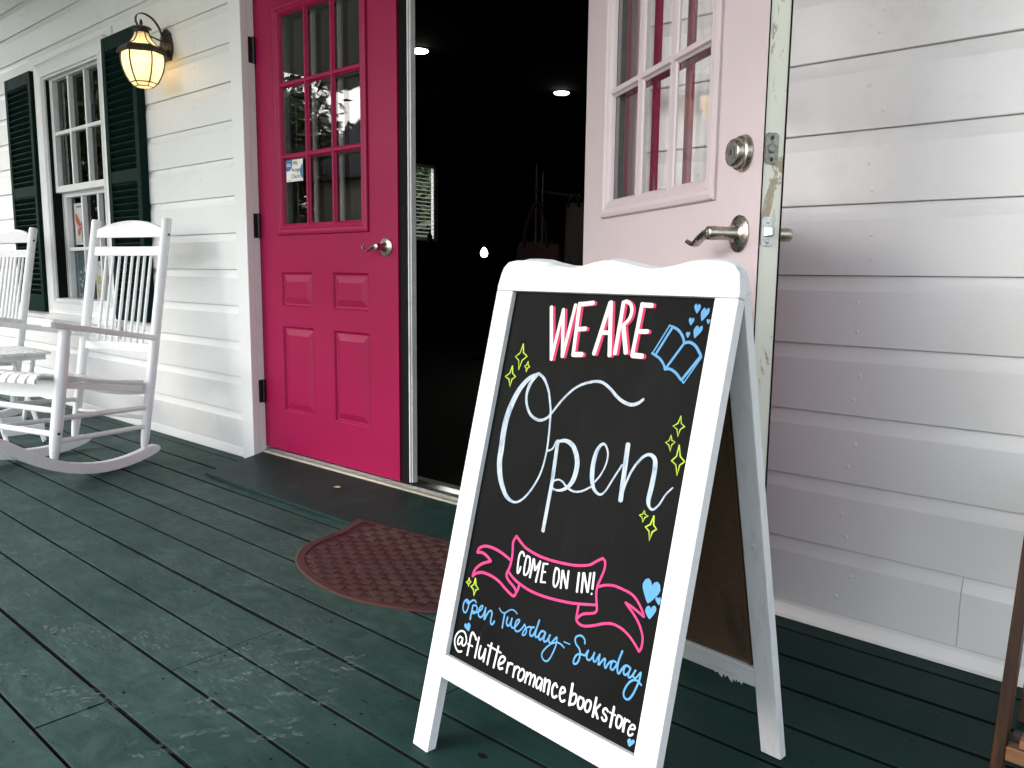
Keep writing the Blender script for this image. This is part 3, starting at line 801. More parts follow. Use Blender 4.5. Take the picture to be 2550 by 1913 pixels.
# ------------------------------------------------------------------ wall lantern
LX, LY = -3.836, -.124
lamp = thing('wall_lantern', 'lit bronze six sided wall lantern with frosted glass and curled arm', 'wall lamp', (LX, 0, 1.80))
lx = (1, 0, 0)
HR = rad(0)
def hexring(r, z): return [(LX + r * math.cos(rad(60 * k)), LY + r * math.sin(rad(60 * k)), z) for k in range(6)]
def lamp_glass():
    m = bpy.data.materials.new('frosted_lamp_glass'); m.use_nodes = True
    nt = m.node_tree; nt.nodes.clear(); o = nt.nodes.new('ShaderNodeOutputMaterial')
    n = noise(nt, pos(nt), 26, 4, .6)
    cc = mix(nt, ramp(nt, n, .35, .7), (.72, .66, .54), (.50, .44, .34))
    tr = nt.nodes.new('ShaderNodeBsdfTranslucent'); di = nt.nodes.new('ShaderNodeBsdfDiffuse'); gl = nt.nodes.new('ShaderNodeBsdfGlossy'); gl.inputs['Roughness'].default_value = .15
    nt.links.new(cc, tr.inputs[0]); nt.links.new(cc, di.inputs[0])
    a = nt.nodes.new('ShaderNodeMixShader'); a.inputs[0].default_value = .55
    c = nt.nodes.new('ShaderNodeMixShader'); c.inputs[0].default_value = .05
    nt.links.new(di.outputs[0], a.inputs[1]); nt.links.new(tr.outputs[0], a.inputs[2]); nt.links.new(a.outputs[0], c.inputs[1]); nt.links.new(gl.outputs[0], c.inputs[2]); nt.links.new(c.outputs[0], o.inputs[0])
    return m
M['lamp_glass'] = lamp_glass()
low = [(.0885, 1.822), (.0915, 1.80), (.0900, 1.775), (.0840, 1.748), (.0745, 1.722), (.0600, 1.695), (.0560, 1.690)]
base = [(.0560, 1.690), (.0400, 1.674)]
roofp = [(.0300, 1.912), (.0330, 1.900), (.0420, 1.880), (.0580, 1.862), (.0850, 1.848)]
def hexglass(prof, name):
    for k in range(6):
        mb = MB(); vs = []
        for r, z in prof:
            h = hexring(r, z); vs += [h[k], h[(k + 1) % 6]]
        mb.add(vs, [(2 * i, 2 * i + 1, 2 * i + 3, 2 * i + 2) for i in range(len(prof) - 1)])
        obj(name, mb, M['lamp_glass'], lamp)
hexglass(low, 'glass_panel'); hexglass(roofp, 'roof_glass')
obj('bottom_glass', MB().add(hexring(.0555, 1.6895) + hexring(.0395, 1.6735), [(k, (k + 1) % 6, 6 + (k + 1) % 6, 6 + k) for k in range(6)] + [tuple(range(6, 12))]), M['lamp_glass'], lamp)
for k in range(6):
    def rib(prof, w): return MB().tube([hexring(r + .0012, z)[k] for r, z in prof], w, 6)
    obj('rib', rib(low, .0038), M['bronze'], lamp); obj('rib', rib(roofp, .0032), M['bronze'], lamp); obj('rib', rib(base, .0026), M['bronze'], lamp)
def hexline(r, z, w): 
    h = hexring(r, z); return MB().tube(h + [h[0]], w, 6, False)
obj('lower_ring', hexline(.0565, 1.690, .0028), M['bronze'], lamp); obj('bottom_ring', hexline(.0400, 1.6735, .0022), M['bronze'], lamp)
rings = [hexring(r, z) for r, z in ((.0905, 1.819), (.1085, 1.812), (.1110, 1.816), (.1035, 1.838), (.0870, 1.8495), (.0850, 1.8470))]
obj('brim', MB().sections(rings, True), M['bronze'], lamp, .002)
obj('neck', MB().lathe((LX, LY, 0), (0, 0, 1), [(.031, 1.910), (.033, 1.914), (.031, 1.922), (.031, 1.9245), (.0435, 1.928), (.0440, 1.932), (.036, 1.936), (.020, 1.939), (.008, 1.941), (.006, 1.944), (.0075, 1.953), (.0055, 1.964), (.001, 1.972)], 24), M['bronze'], lamp)
arm = crom([(LX, LY - .014, 1.938), (LX, LY - .024, 1.958), (LX, LY - .018, 1.985), (LX, LY + .010, 1.998), (LX, LY + .050, 1.986), (LX, LY + .080, 1.955), (LX, LY + .096, 1.915), (LX, -.020, 1.893)], 5)
mb = MB(); secs = []
for i, q in enumerate(arm):
    a = Vector(arm[max(i - 1, 0)]); b_ = Vector(arm[min(i + 1, len(arm) - 1)]); d_ = (b_ - a).normalized(); nn = Vector((1, 0, 0)).cross(d_)
    w, t = .0075, .0018; q = Vector(q)
    secs.append([q - Vector((w, 0, 0)) - nn * t, q + Vector((w, 0, 0)) - nn * t, q + Vector((w, 0, 0)) + nn * t, q - Vector((w, 0, 0)) + nn * t])
obj('curled_arm', mb.sections(secs), M['bronze'], lamp)
obj('stay', MB().tube([(LX, LY + .036, 1.905), (LX, -.028, 1.893)], .004, 8), M['bronze'], lamp)
pp = []
for k, (px, pz) in enumerate(((0, .076), (.032, .052), (.050, .0), (.050, -.03), (.028, -.070), (-.028, -.070), (-.050, -.03), (-.050, .0), (-.032, .052))): pp.append((px, pz))
bpl = MB().sections([[(LX + px * s_, y, 1.878 + pz * s_) for px, pz in pp] for s_, y in ((1, -.0005), (1, -.012), (.82, -.024), (.45, -.030))])
obj('back_plate', bpl, M['bronze'], lamp)
obj('screw', MB().lathe((LX + .012, -.030, 1.868), (0, -1, 0), [(.004, 0), (.003, .003)], 12), M['steel'], lamp)
bm_, nt_, b_ = new_mat('lamp_bulb'); b_.inputs['Emission Color'].default_value = (1, .72, .32, 1); b_.inputs['Emission Strength'].default_value = 8; b_.inputs['Base Color'].default_value = (1, .9, .7, 1)
obj('bulb', MB().lathe((LX, LY, 1.795), (0, 0, 1), [(.004, 0), (.014, .010), (.018, .026), (.013, .042), (.010, .052)], 16), bm_, lamp)
ld = bpy.data.lights.new('lantern_light', 'POINT'); ld.energy = LAMP_W = .24; ld.color = (1, .74, .40); ld.shadow_soft_size = .016
lo = bpy.data.objects.new('lantern_light', ld); col.objects.link(lo); lo.parent = lamp; lo.matrix_parent_inverse = root_inv(lamp); lo.location = (LX, LY, 1.774)

# ------------------------------------------------------------------ rocking chairs (local: x across, y towards the back, z up)
def make_rocker(label):
    c = thing('rocking_chair', label, 'rocking chair', (0, 0, 0), 'white rocking chairs on the porch', True)
    m = M['chair']; wb, wf = .230, .270
    def rear(z): return .156 + .181 * (z - .066) / 1.001
    def front(z): return -.293 + .082 * (z - .101) / .509
    R_ = .78; RH = .044
    def zb(y): return R_ - math.sqrt(R_ * R_ - y * y)
    for s in (-1, 1):
        # rocker: bent runner, rounded rear tip
        def rx(y): return s * (wb + (wf - wb) * max(0, min(1, (.156 - y) / .449)))
        ys = [.232, .228, .218, .20, .17, .12, .06, 0, -.06, -.12, -.18, -.24, -.30, -.36, -.42, -.47, -.51, -.525, -.532]
        hh = [.012, .024, .034, .041, RH, RH, RH, RH, RH, RH, RH, RH, RH, RH, RH, .043, .036, .026, .014]
        secs = []
        for y, h in zip(ys, hh):
            x = rx(y); b = zb(y) + (RH - h) * .30; w = .0165
            sl = y / math.sqrt(R_ * R_ - y * y); nx = -sl / math.hypot(1, sl); nz = 1 / math.hypot(1, sl)
            secs.append([(x - w, y, b), (x + w, y, b), (x + w, y + nx * h, b + nz * h), (x - w, y + nx * h, b + nz * h)])
        obj('rocker', MB().sections(secs), m, c, .004)
        # rear post
        pr_ = [(.062, .013), (.075, .0150), (.115, .0185), (.16, .0195), (.30, .0205), (.42, .0215), (.60, .0215), (.80, .0215), (1.00, .0215), (1.058, .0215), (1.067, .0190)]
        obj('rear_post', MB().tube([(s * wb, rear(z), z) for z, r in pr_], [r for z, r in pr_], 18), m, c)
        pf = [(.097, .013), (.110, .0150), (.15, .0205), (.19, .0225), (.30, .0235), (.42, .0240), (.52, .0230), (.604, .0215)]
        obj('front_post', MB().tube([(s * wf, front(z), z) for z, r in pf], [r for z, r in pf], 18), m, c)
        # arm
        zA, zR = .617, .540
        poly = [(-.033, -.272), (-.028, -.284), (.028, -.284), (.033, -.272), (.031, -.10), (.024, .10), (.016, .225), (-.010, .240), (-.022, .225), (-.030, .05)]
        ay = [(y - (-.211)) / (.241 + .211) for x, y in poly]
        secs = [[(s * (wf - .006 + (wb + .012 - wf) * max(0, t) + x * 1.0), y, zA + (zR - zA) * t + dz) for (x, y), t in zip(poly, ay)] for dz in (-.011, .012)]
        obj('arm', MB().sections(secs), m, c, .004)
        # side stretchers
        for z1_, z2_, r in ((.262, .238, .0105), (.172, .155, .0105)):
            obj('stretcher', MB().tube([(s * wf, front(z1_), z1_), (s * wb, rear(z2_), z2_)], r, 12), m, c)
        # seat side rail
        obj('seat_rail', MB().bar((s * (wf - .028), front(.40) + .01, .388), (s * (wb - .022), rear(.332) - .03, .322), .020, .026), m, c, .002)
        for z, y, xx in ((.395, front(.395), wf), (.325, rear(.325), wb), (.54, rear(.54), wb)):
            obj('screw_cap', MB().lathe((s * (xx + .020), y, z), (s, 0, 0), [(.0062, 0), (.0055, .003), (.003, .0045)], 10), m, c)
    obj('bolt_hole', MB().lathe((.2505, rear(.995), .995), (1, 0, 0), [(.0058, 0), (.0056, .0012)], 12), M['rubber'], c)
    obj('bolt_hole', MB().lathe((.2915, front(.205) - .004, .205), (1, -.3, 0), [(.0060, 0), (.0056, .0014)], 12), M['black_iron'], c)
    bdir = Vector((0, .181, 1.001)).normalized(); bn = Vector((0, -bdir.z, bdir.y))
    def back_board(poly, t, name, curve=.012):
        # polygon in (x, z) on the leaning back plane, slightly bowed
        n = len(poly); vs = []
        for dy in (-t / 2, t / 2):
            for x, z in poly:
                vs.append((x, rear(z) + curve * (1 - (x / wb) ** 2) + dy, z))
        fs = [tuple(range(n))[::-1], tuple(range(n, 2 * n))] + [(k, (k + 1) % n, n + (k + 1) % n, n + k) for k in range(n)]
        return obj(name, MB().add(vs, fs), m, c, .003)
    N = 14
    xs = [-.215 + .43 * k / N for k in range(N + 1)]
    crest = [(x, .985) for x in xs] + [(x, 1.022 + .041 * (1 - (abs(x) / .215) ** 2.1)) for x in reversed(xs)]
    back_board(crest, .020, 'crest_rail')
    back_board([(x, .902) for x in xs] + [(x, .944) for x in reversed(xs)], .022, 'back_rail')
    back_board([(x, .474) for x in xs] + [(x, .512) for x in reversed(xs)], .022, 'back_rail')
    for k in range(8):
        x = -.1465 + .0416 * k
        obj('spindle', MB().tube([(x, rear(.500) + .012 * (1 - (x / wb) ** 2), .500), (x, rear(.69) + .012 * (1 - (x / wb) ** 2), .69), (x, rear(.906) + .012 * (1 - (x / wb) ** 2), .906)], [.0062, .0070, .0062], 10), m, c)
    # seat: slats running front to back, dished and rolled over the front rail
    prof = [(-.338, .398), (-.335, .412), (-.322, .423), (-.295, .428), (-.24, .421), (-.16, .402), (-.06, .380), (.04, .363), (.13, .352), (.178, .347)]
    for k in range(9):
        t0 = (k - 4) / 4
        secs = []
        for i, (y, z) in enumerate(prof):
            hw = .238 + (.200 - .238) * (i / (len(prof) - 1)); x = t0 * hw; w = .0215 if i else .020
            dz = .006 * (t0 ** 2)
            p0 = Vector(prof[max(i - 1, 0)]); p1 = Vector(prof[min(i + 1, len(prof) - 1)]); d_ = (p1 - p0).normalized(); nn = Vector((-d_.y, d_.x)) * .0055
            if nn.y < 0: nn = -nn
            if i < 2: nn = Vector((-.0055, .001))
            secs.append([(x - w, y - nn.x, z - nn.y + dz), (x + w, y - nn.x, z - nn.y + dz), (x + w, y + nn.x, z + nn.y + dz), (x - w, y + nn.x, z + nn.y + dz)])
        obj('seat_slat', MB().sections(secs), m, c, .002)
    fx = [-.252 + .504 * k / N for k in range(N + 1)]
    poly = [(x, .352 - .020 * (1 - (x / .252) ** 2)) for x in fx] + [(x, .405) for x in reversed(fx)]
    n = len(poly); vs = [(x, front(z) - .016 + dy, z) for dy in (0, .022) for x, z in poly]
    obj('seat_rail', MB().add(vs, [tuple(range(n))[::-1], tuple(range(n, 2 * n))] + [(k, (k + 1) % n, n + (k + 1) % n, n + k) for k in range(n)]), m, c, .002)
    fx = [-.214 + .428 * k / N for k in range(N + 1)]
    poly = [(x, .296 - .016 * (1 - (x / .214) ** 2)) for x in fx] + [(x, .343) for x in reversed(fx)]
    n = len(poly); vs = [(x, rear(z) - .010 + dy, z) for dy in (0, .020) for x, z in poly]
    obj('seat_rail', MB().add(vs, [tuple(range(n))[::-1], tuple(range(n, 2 * n))] + [(k, (k + 1) % n, n + (k + 1) % n, n + k) for k in range(n)]), m, c, .002)
    for z in (.290, .200): obj('stretcher', MB().tube([(-wf, front(z), z), (wf, front(z), z)], .0125, 12), m, c)
    obj('stretcher', MB().tube([(-wb, rear(.190), .190), (wb, rear(.190), .190)], .0095, 12), m, c)
    return c
def copy_tree(o, parent=None):
    n = o.copy(); col.objects.link(n)
    if parent is not None: n.parent = parent
    for ch in o.children: copy_tree(ch, n)
    return n
rock = make_rocker('whole white rocking chair nearest the magenta door')
kids = list(rock.children)
rock2 = copy_tree(rock)
rock2['label'] = 'white rocking chair cut off by the left edge of the picture'
rock.location = (-3.704, -.558, 0); rock.rotation_euler = (0, 0, .2738)
rock2.location = (-5.290, -.575, 0); rock2.rotation_euler = (0, 0, .17)

# ------------------------------------------------------------------ folding side table between the rockers
tb = thing('folding_side_table', 'small white folding slatted side table between the rocking chairs', 'side table', (-4.50, -.52, 0))
tx0, tx1, ty0, ty1, tz = -4.78, -4.345, -.70, -.415, .425
for k in range(7):
    w = (ty1 - ty0) / 7
    obj('top_slat', MB().box(tx0, tx1, ty0 + w * k + .003, ty0 + w * (k + 1) - .003, tz - .006, tz + .008), M['chair'], tb, .002)
for x in (tx0 + .05, tx1 - .06): obj('batten', MB().box(x - .012, x + .012, ty0 + .02, ty1 - .012, tz - .034, tz - .0065), M['chair'], tb, .002)
for y in (-.497, -.655):
    obj('leg', MB().bar((-4.276, y, .0), (-4.66, y, .392), .012, .028), M['chair'], tb, .002)
    obj('leg', MB().bar((-4.640, y + .014, .0), (-4.40, y + .014, .392), .012, .028), M['chair'], tb, .002)
obj('stretcher', MB().bar((-4.318, -.665, .062), (-4.318, -.480, .062), .010, .042), M['chair'], tb, .002)
obj('stretcher', MB().bar((-4.606, -.665, .062), (-4.606, -.480, .062), .010, .042), M['chair'], tb, .002)

# ------------------------------------------------------------------ rubber door mat
MA = rad(6.0)
MC = Vector((-1.700, -.222, 0))
def mat_pt(a, b):            # a along the straight back edge, b outwards
    return (MC.x + a * math.cos(MA) + b * math.sin(MA), MC.y + a * math.sin(MA) - b * math.cos(MA))
def mat_z(y): return .0125 + max(0, min(1, (y + .296) / .01)) * .002 + max(0, y + .286) * .085 if y > -.296 else .0125 * max(0, min(1, (y + .36) / .064)) 
HWm, DM = .414, .456
def mat_half(b):             # half width at depth b
    t = b / DM
    if t < .22: return HWm - .02 * t
    return (HWm - .006) * (1 - ((t - .22) / .78) ** 3.0) ** .60 if t < 1 else 0
outline = []
for k in range(25):
    b = DM * (1 - (1 - k / 24) ** 2.0); outline.append((mat_half(b), b))
outline = outline + [(-a, b) for a, b in reversed(outline[:-1])]
def mat_ring(s, dz):
    out = []
    for a, b in outline:
        aa, bb = a * s, (b - DM * .42) * s + DM * .42
        x, y = mat_pt(aa, bb); out.append((x, y, mat_z(y) + dz))
    return out
M['mat_rubber'] = paint('maroon_rubber', (.058, .019, .016), .55, .3, (1, 1, 1), 60, .3, .7, (.10, .055, .05))
M['mat_dark'] = paint('maroon_rubber_pad', (.031, .0085, .007), .5, .3, (1, 1, 1), 90, .5, .6, (.09, .05, .045))
M['mat_light'] = paint('maroon_rubber_pad_dusty', (.062, .026, .022), .6, .25, (1, 1, 1), 90, .5, .5, (.13, .085, .075))
dm = thing('door_mat', 'maroon rubber half round door mat with checked tread', 'door mat', (MC.x, MC.y - .2, 0))
n_ = len(outline)
mbm = MB(); r0, r1, r2_, r3 = mat_ring(1, .0005), mat_ring(1, .0045), mat_ring(.985, .0065), mat_ring(.915, .0065)
mbm.add(r0 + r1 + r2_ + r3, [(i * n_ + k, i * n_ + (k + 1) % n_, (i + 1) * n_ + (k + 1) % n_, (i + 1) * n_ + k) for i in range(3) for k in range(n_)])
obj('border', mbm, M['mat_rubber'], dm)
# carpet of tread pads
TW, TH = .0345, .0235
pa = {0: MB(), 1: MB()}
na, nb = int(HWm / TW) + 1, int(DM / TH)
base_mb = MB(); cells = []
for i in range(-na, na):
    for j in range(nb):
        a0, a1, b0, b1 = i * TW, (i + 1) * TW, .012 + j * TH, .012 + (j + 1) * TH
        am = (abs(i + .5) + .5) * TW
        if max(abs(a0), abs(a1)) > mat_half(max(b0, b1)) * .93 - .010 or b1 > DM * .955: continue
        k = (i + j) % 2; g_ = .0008; h = .0068 if k else .0060
        q = [mat_pt(a, b) for a, b in ((a0 + g_, b0 + g_), (a1 - g_, b0 + g_), (a1 - g_, b1 - g_), (a0 + g_, b1 - g_))]
        zz = [mat_z(y) for x, y in q]
        pa[k].add([(x, y, z + .003) for (x, y), z in zip(q, zz)] + [(x, y, z + h) for (x, y), z in zip(q, zz)], [(4, 5, 6, 7), (0, 1, 5, 4), (1, 2, 6, 5), (2, 3, 7, 6), (3, 0, 4, 7)])
o = obj('tread_pads', pa[0], M['mat_dark'], dm); o['kind'] = 'stuff'
o = obj('tread_pads', pa[1], M['mat_light'], dm); o['kind'] = 'stuff'
# body under the pads: strips across
vs = []; fs = []
for k in range(25):
    b = .004 + (DM * .985 - .004) * (1 - (1 - k / 24) ** 2.0); hw = max(.001, mat_half(b) * .97 - .002)
    for s in range(9):
        a = -hw + 2 * hw * s / 8; x, y = mat_pt(a, b); vs.append((x, y, mat_z(y) + .0048))
for k in range(24):
    for s in range(8): fs.append((k * 9 + s, k * 9 + s + 1, k * 9 + s + 10, k * 9 + s + 9))
obj('base_sheet', MB().add(vs, fs), M['mat_dark'], dm)

# ------------------------------------------------------------------ brown wooden rack at the right edge
rk = thing('wooden_rack', 'brown stained wooden slatted rack cut off by the right edge', 'rack', (.0, -.30, 0))
ry0, ry1 = -.428, -.16
def px_(z): return -.2232 + .0384 * z
for sgn in (1, -1):
    for y in (ry0, ry1):
        f_ = (lambda x: x) if sgn == 1 else (lambda x: .13 - x)
        obj('post', MB().sections([[(f_(px_(z)), y, z), (f_(px_(z) + .018), y, z), (f_(px_(z) + .018), y + .032, z), (f_(px_(z)), y + .032, z)] for z in (0, .5, .98)]), M['brown_wood'], rk, .002)
for z in (.068, .45, .85):
    xa = px_(z) + .0185
    for y in (ry0 + .003, ry1 + .004): obj('rail', MB().box(xa, .13 - xa, y, y + .022, z - .013, z + .012), M['pale_wood'], rk, .002)
    for k in range(4):
        x = xa + .020 + k * .074
        obj('shelf_slat', MB().box(x, x + .05, ry0 - .012, ry1 + .040, z + .0125 + .010, z + .036), M['pale_wood'], rk, .002)
    obj('slat_bearer', MB().box(xa + .004, .126 - xa, ry0 + .030, ry0 + .050, z + .0125, z + .0222), M['brown_wood'], rk, .001)
ART = [
 ('lettering_shadow', 'pink', [
  (0, [(987,6348,70),(1208,5450,68)]),
  (0, [(1207,5473,60),(1273,6316,60)]),
  (0, [(1273,6316,66),(1442,5516,65)]),
  (0, [(1445,5521,63),(1526,6406,63)]),
  (0, [(1612,6432,71),(1672,5559,70)]),
  (0, [(1618,6417,72),(1905,6452,71)]),
  (0, [(1664,5995,70),(1842,6018,69)]),
  (0, [(1669,5569,80),(1861,5588,78)]),
  (0, [(2255,6468,75),(2110,5617,75)]),
  (0, [(2266,6478,74),(2431,5616,73)]),
  (0, [(2188,5972,67),(2359,5983,66)]),
  (0, [(2521,6486,69),(2533,5655,69)]),
  (1, [(2516,6482,58),(2589,6497,58),(2676,6444,57),(2713,6349,57),(2699,6244,57),(2650,6171,57),(2597,6120,57)]),
  (0, [(2600,6107,78),(2742,5685,77)]),
  (0, [(2891,6473,67),(2873,5648,67)]),
  (0, [(2900,6454,74),(3081,6453,73)]),
  (0, [(2929,6035,68),(3082,6045,67)]),
  (0, [(2876,5655,81),(3063,5657,80)]),
 ]),
 ('lettering', 'white', [
  (0, [(926,6355,74),(1149,5454,72)]),
  (0, [(1148,5478,63),(1213,6323,63)]),
  (0, [(1213,6323,70),(1384,5521,69)]),
  (0, [(1387,5526,66),(1469,6413,66)]),
  (0, [(1554,6439,75),(1615,5563,74)]),
  (0, [(1561,6424,77),(1849,6459,75)]),
  (0, [(1607,6001,74),(1787,6024,73)]),
  (0, [(1612,5574,84),(1806,5592,83)]),
  (0, [(2201,6475,79),(2056,5622,79)]),
  (0, [(2213,6485,79),(2379,5621,77)]),
  (0, [(2134,5978,71),(2307,5989,70)]),
  (0, [(2469,6493,73),(2481,5660,73)]),
  (1, [(2465,6489,61),(2537,6505,61),(2625,6450,60),(2662,6356,60),(2648,6250,60),(2599,6177,60),(2546,6126,61)]),
  (0, [(2549,6113,82),(2692,5690,81)]),
  (0, [(2841,6480,71),(2823,5653,70)]),
  (0, [(2851,6461,78),(3033,6459,77)]),
  (0, [(2880,6041,72),(3034,6050,71)]),
  (0, [(2827,5660,86),(3015,5662,84)]),
 ]),
 ('lettering', 'pale', [
  (1, [(921,5185,52),(697,5067,82),(501,4818,107),(363,4447,123),(327,4128,128),(351,3758,127),(358,3582,127),(411,3384,122),(506,3195,106),(675,3003,81),(881,2935,42),(1060,3013,37),(1230,3217,37),(1372,3522,36),(1420,3866,36),(1400,4218,39),(1357,4530,41),(1317,4672,41),(1213,4919,46),(1066,5105,51),(921,5185,52)]),
  (1, [(897,5169,62),(768,5012,72),(722,4802,58),(768,4623,52),(909,4458,52),(1120,4396,51),(1295,4460,46),(1398,4583,41),(1577,4823,40),(1787,5023,40),(2013,5134,43),(2270,5186,47),(2477,5118,50),(2722,4960,53),(2942,4896,56),(3089,4932,51),(3183,5007,43)]),
  (1, [(1447,3920,32),(1540,3975,31),(1588,4100,31)]),
  (0, [(1625,4112,76),(1663,3421,75),(1657,2620,75)]),
  (1, [(1650,4116,44),(1798,4147,66),(1964,4092,86),(2081,3940,94),(2127,3777,94),(2103,3564,90),(2002,3411,64),(1842,3331,39),(1697,3340,31),(1674,3433,31),(1775,3497,31),(1882,3483,30),(2002,3411,34),(2161,3376,34),(2323,3418,33),(2503,3529,29)]),
  (1, [(2544,3611,29),(2632,3739,29),(2697,3917,28),(2699,4083,33),(2619,4208,37),(2538,4200,49),(2470,4081,70),(2447,3872,87),(2474,3653,87),(2546,3500,62),(2679,3435,37),(2778,3511,32),(2889,3733,32),(3007,3963,32)]),
  (0, [(3047,4286,87),(3093,3431,86)]),
  (1, [(3104,3433,31),(3129,3671,35),(3207,3918,39),(3337,4120,42),(3459,4199,49),(3567,4160,72),(3606,4027,83),(3606,3765,82),(3592,3536,75),(3634,3440,45),(3701,3420,33),(3786,3508,29),(3872,3680,26),(3969,3799,22)]),
 ]),
 ('star', 'lime', [
  (0, [(413,5669,27),(459,5511,27),(563,5458,27),(459,5377,27),(416,5205,27),(377,5368,27),(278,5428,27),(376,5503,27),(413,5669,27)]),
  (0, [(614,5369,22),(629,5305,22),(671,5281,22),(627,5252,22),(609,5186,22),(590,5252,22),(542,5279,22),(591,5305,22),(614,5369,22)]),
  (0, [(246,5256,27),(284,5125,27),(370,5075,27),(293,5020,27),(275,4893,27),(218,5013,27),(113,5053,28),(210,5119,27),(246,5256,27)]),
  (0, [(3892,4842,18),(3918,4738,18),(3982,4700,18),(3920,4651,18),(3901,4542,18),(3865,4645,18),(3790,4681,19),(3863,4732,18),(3892,4842,18)]),
  (0, [(3783,4540,17),(3812,4470,17),(3868,4456,17),(3822,4404,17),(3815,4310,17),(3776,4394,17),(3711,4424,17),(3767,4461,17),(3783,4540,17)]),
  (0, [(3949,4423,22),(4001,4264,22),(4088,4203,22),(4016,4138,22),(4000,3987,22),(3953,4131,22),(3869,4178,22),(3938,4257,22),(3949,4423,22)]),
  (0, [(3554,3371,19),(3578,3320,19),(3633,3310,19),(3580,3271,19),(3559,3201,19),(3536,3265,19),(3482,3288,19),(3535,3314,19),(3554,3371,19)]),
  (0, [(3736,3333,24),(3757,3204,24),(3820,3155,24),(3755,3099,24),(3729,2969,24),(3699,3096,24),(3625,3143,24),(3701,3201,24),(3736,3333,24)]),
  (0, [(146,1417,22),(167,1369,22),(208,1362,22),(172,1325,22),(163,1266,22),(139,1313,22),(94,1319,22),(134,1357,22),(146,1417,22)]),
  (0, [(304,1445,32),(346,1338,32),(419,1292,31),(357,1255,32),(343,1159,32),(302,1253,32),(230,1285,32),(291,1336,32),(304,1445,32)]),
 ]),
 ('book_drawing', 'blue', [
  (0, [(3416,6165,23),(3192,5719,24)]),
  (0, [(3474,6142,39),(3250,5697,39)]),
  (0, [(3409,6168,27),(3489,6148,27)]),
  (1, [(3472,6150,42),(3585,6104,42),(3674,6021,42),(3724,5928,41)]),
  (1, [(3726,5919,45),(3824,5935,45),(3934,5882,44),(4036,5769,44)]),
  (0, [(4049,5753,40),(3798,5376,41)]),
  (0, [(4062,5734,20),(3838,5328,20)]),
  (1, [(3215,5712,39),(3346,5651,39),(3439,5561,38),(3474,5493,38)]),
  (1, [(3473,5502,42),(3565,5511,42),(3678,5460,41),(3778,5374,41)]),
  (0, [(3724,5910,38),(3481,5512,38)]),
  (0, [(3782,5374,26),(3838,5328,26)]),
  (0, [(3184,5722,32),(3253,5703,31)]),
 ]),
 ('heart', 'blue', [
  (2, [(3843,6480,0),(3852,6502,0),(3869,6514,0),(3888,6501,0),(3900,6469,0),(3896,6444,0),(3881,6413,0),(3864,6383,0),(3851,6368,0),(3836,6384,0),(3814,6416,0),(3795,6448,0),(3787,6474,0),(3795,6505,0),(3813,6516,0),(3831,6503,0)]),
  (2, [(3993,6415,0),(4013,6446,0),(4039,6463,0),(4056,6446,0),(4058,6403,0),(4043,6367,0),(4012,6325,0),(3978,6282,0),(3956,6260,0),(3944,6282,0),(3931,6325,0),(3921,6368,0),(3923,6404,0),(3946,6447,0),(3971,6464,0),(3989,6447,0)]),
  (2, [(3782,6277,0),(3790,6295,0),(3805,6305,0),(3821,6295,0),(3829,6270,0),(3824,6248,0),(3810,6223,0),(3794,6198,0),(3782,6185,0),(3770,6198,0),(3754,6223,0),(3739,6249,0),(3735,6270,0),(3743,6296,0),(3758,6306,0),(3773,6295,0)]),
  (2, [(4068,6278,0),(4073,6290,0),(4084,6296,0),(4095,6288,0),(4102,6271,0),(4099,6258,0),(4090,6242,0),(4080,6226,0),(4072,6218,0),(4063,6227,0),(4050,6245,0),(4039,6262,0),(4035,6276,0),(4040,6293,0),(4050,6299,0),(4061,6291,0)]),
  (2, [(3927,6147,0),(3948,6177,0),(3975,6194,0),(3993,6177,0),(3995,6136,0),(3978,6102,0),(3946,6062,0),(3910,6021,0),(3886,6000,0),(3874,6020,0),(3860,6061,0),(3850,6103,0),(3852,6137,0),(3876,6178,0),(3904,6194,0),(3922,6178,0)]),
  (2, [(3763,6069,0),(3768,6084,0),(3779,6093,0),(3792,6087,0),(3800,6067,0),(3798,6051,0),(3789,6030,0),(3779,6008,0),(3770,5998,0),(3760,6006,0),(3746,6025,0),(3733,6043,0),(3727,6059,0),(3732,6080,0),(3743,6089,0),(3755,6083,0)]),
  (2, [(3911,2351,0),(3943,2404,0),(3995,2431,0),(4043,2400,0),(4066,2325,0),(4046,2265,0),(3995,2193,0),(3935,2121,0),(3893,2085,0),(3856,2123,0),(3805,2198,0),(3762,2274,0),(3751,2337,0),(3785,2410,0),(3838,2438,0),(3887,2406,0)]),
  (2, [(4054,2198,0),(4057,2217,0),(4069,2229,0),(4087,2223,0),(4102,2202,0),(4104,2181,0),(4097,2155,0),(4089,2129,0),(4081,2115,0),(4065,2124,0),(4042,2144,0),(4020,2164,0),(4009,2182,0),(4010,2207,0),(4022,2220,0),(4040,2214,0)]),
  (2, [(3962,2027,0),(3977,2063,0),(4006,2089,0),(4037,2081,0),(4055,2045,0),(4047,2008,0),(4022,1958,0),(3991,1906,0),(3969,1878,0),(3944,1892,0),(3910,1923,0),(3880,1956,0),(3869,1988,0),(3884,2034,0),(3913,2060,0),(3944,2053,0)]),
  (2, [(313,625,0),(313,650,0),(329,672,0),(360,673,0),(390,653,0),(398,628,0),(394,592,0),(387,554,0),(378,532,0),(351,536,0),(307,549,0),(267,564,0),(245,582,0),(240,614,0),(256,636,0),(287,637,0)]),
  (2, [(4024,144,0),(4038,165,0),(4060,178,0),(4079,171,0),(4085,148,0),(4075,126,0),(4052,97,0),(4025,68,0),(4007,53,0),(3993,63,0),(3976,85,0),(3961,107,0),(3959,128,0),(3975,155,0),(3997,168,0),(4016,161,0)]),
 ]),
 ('banner_drawing', 'hotpink', [
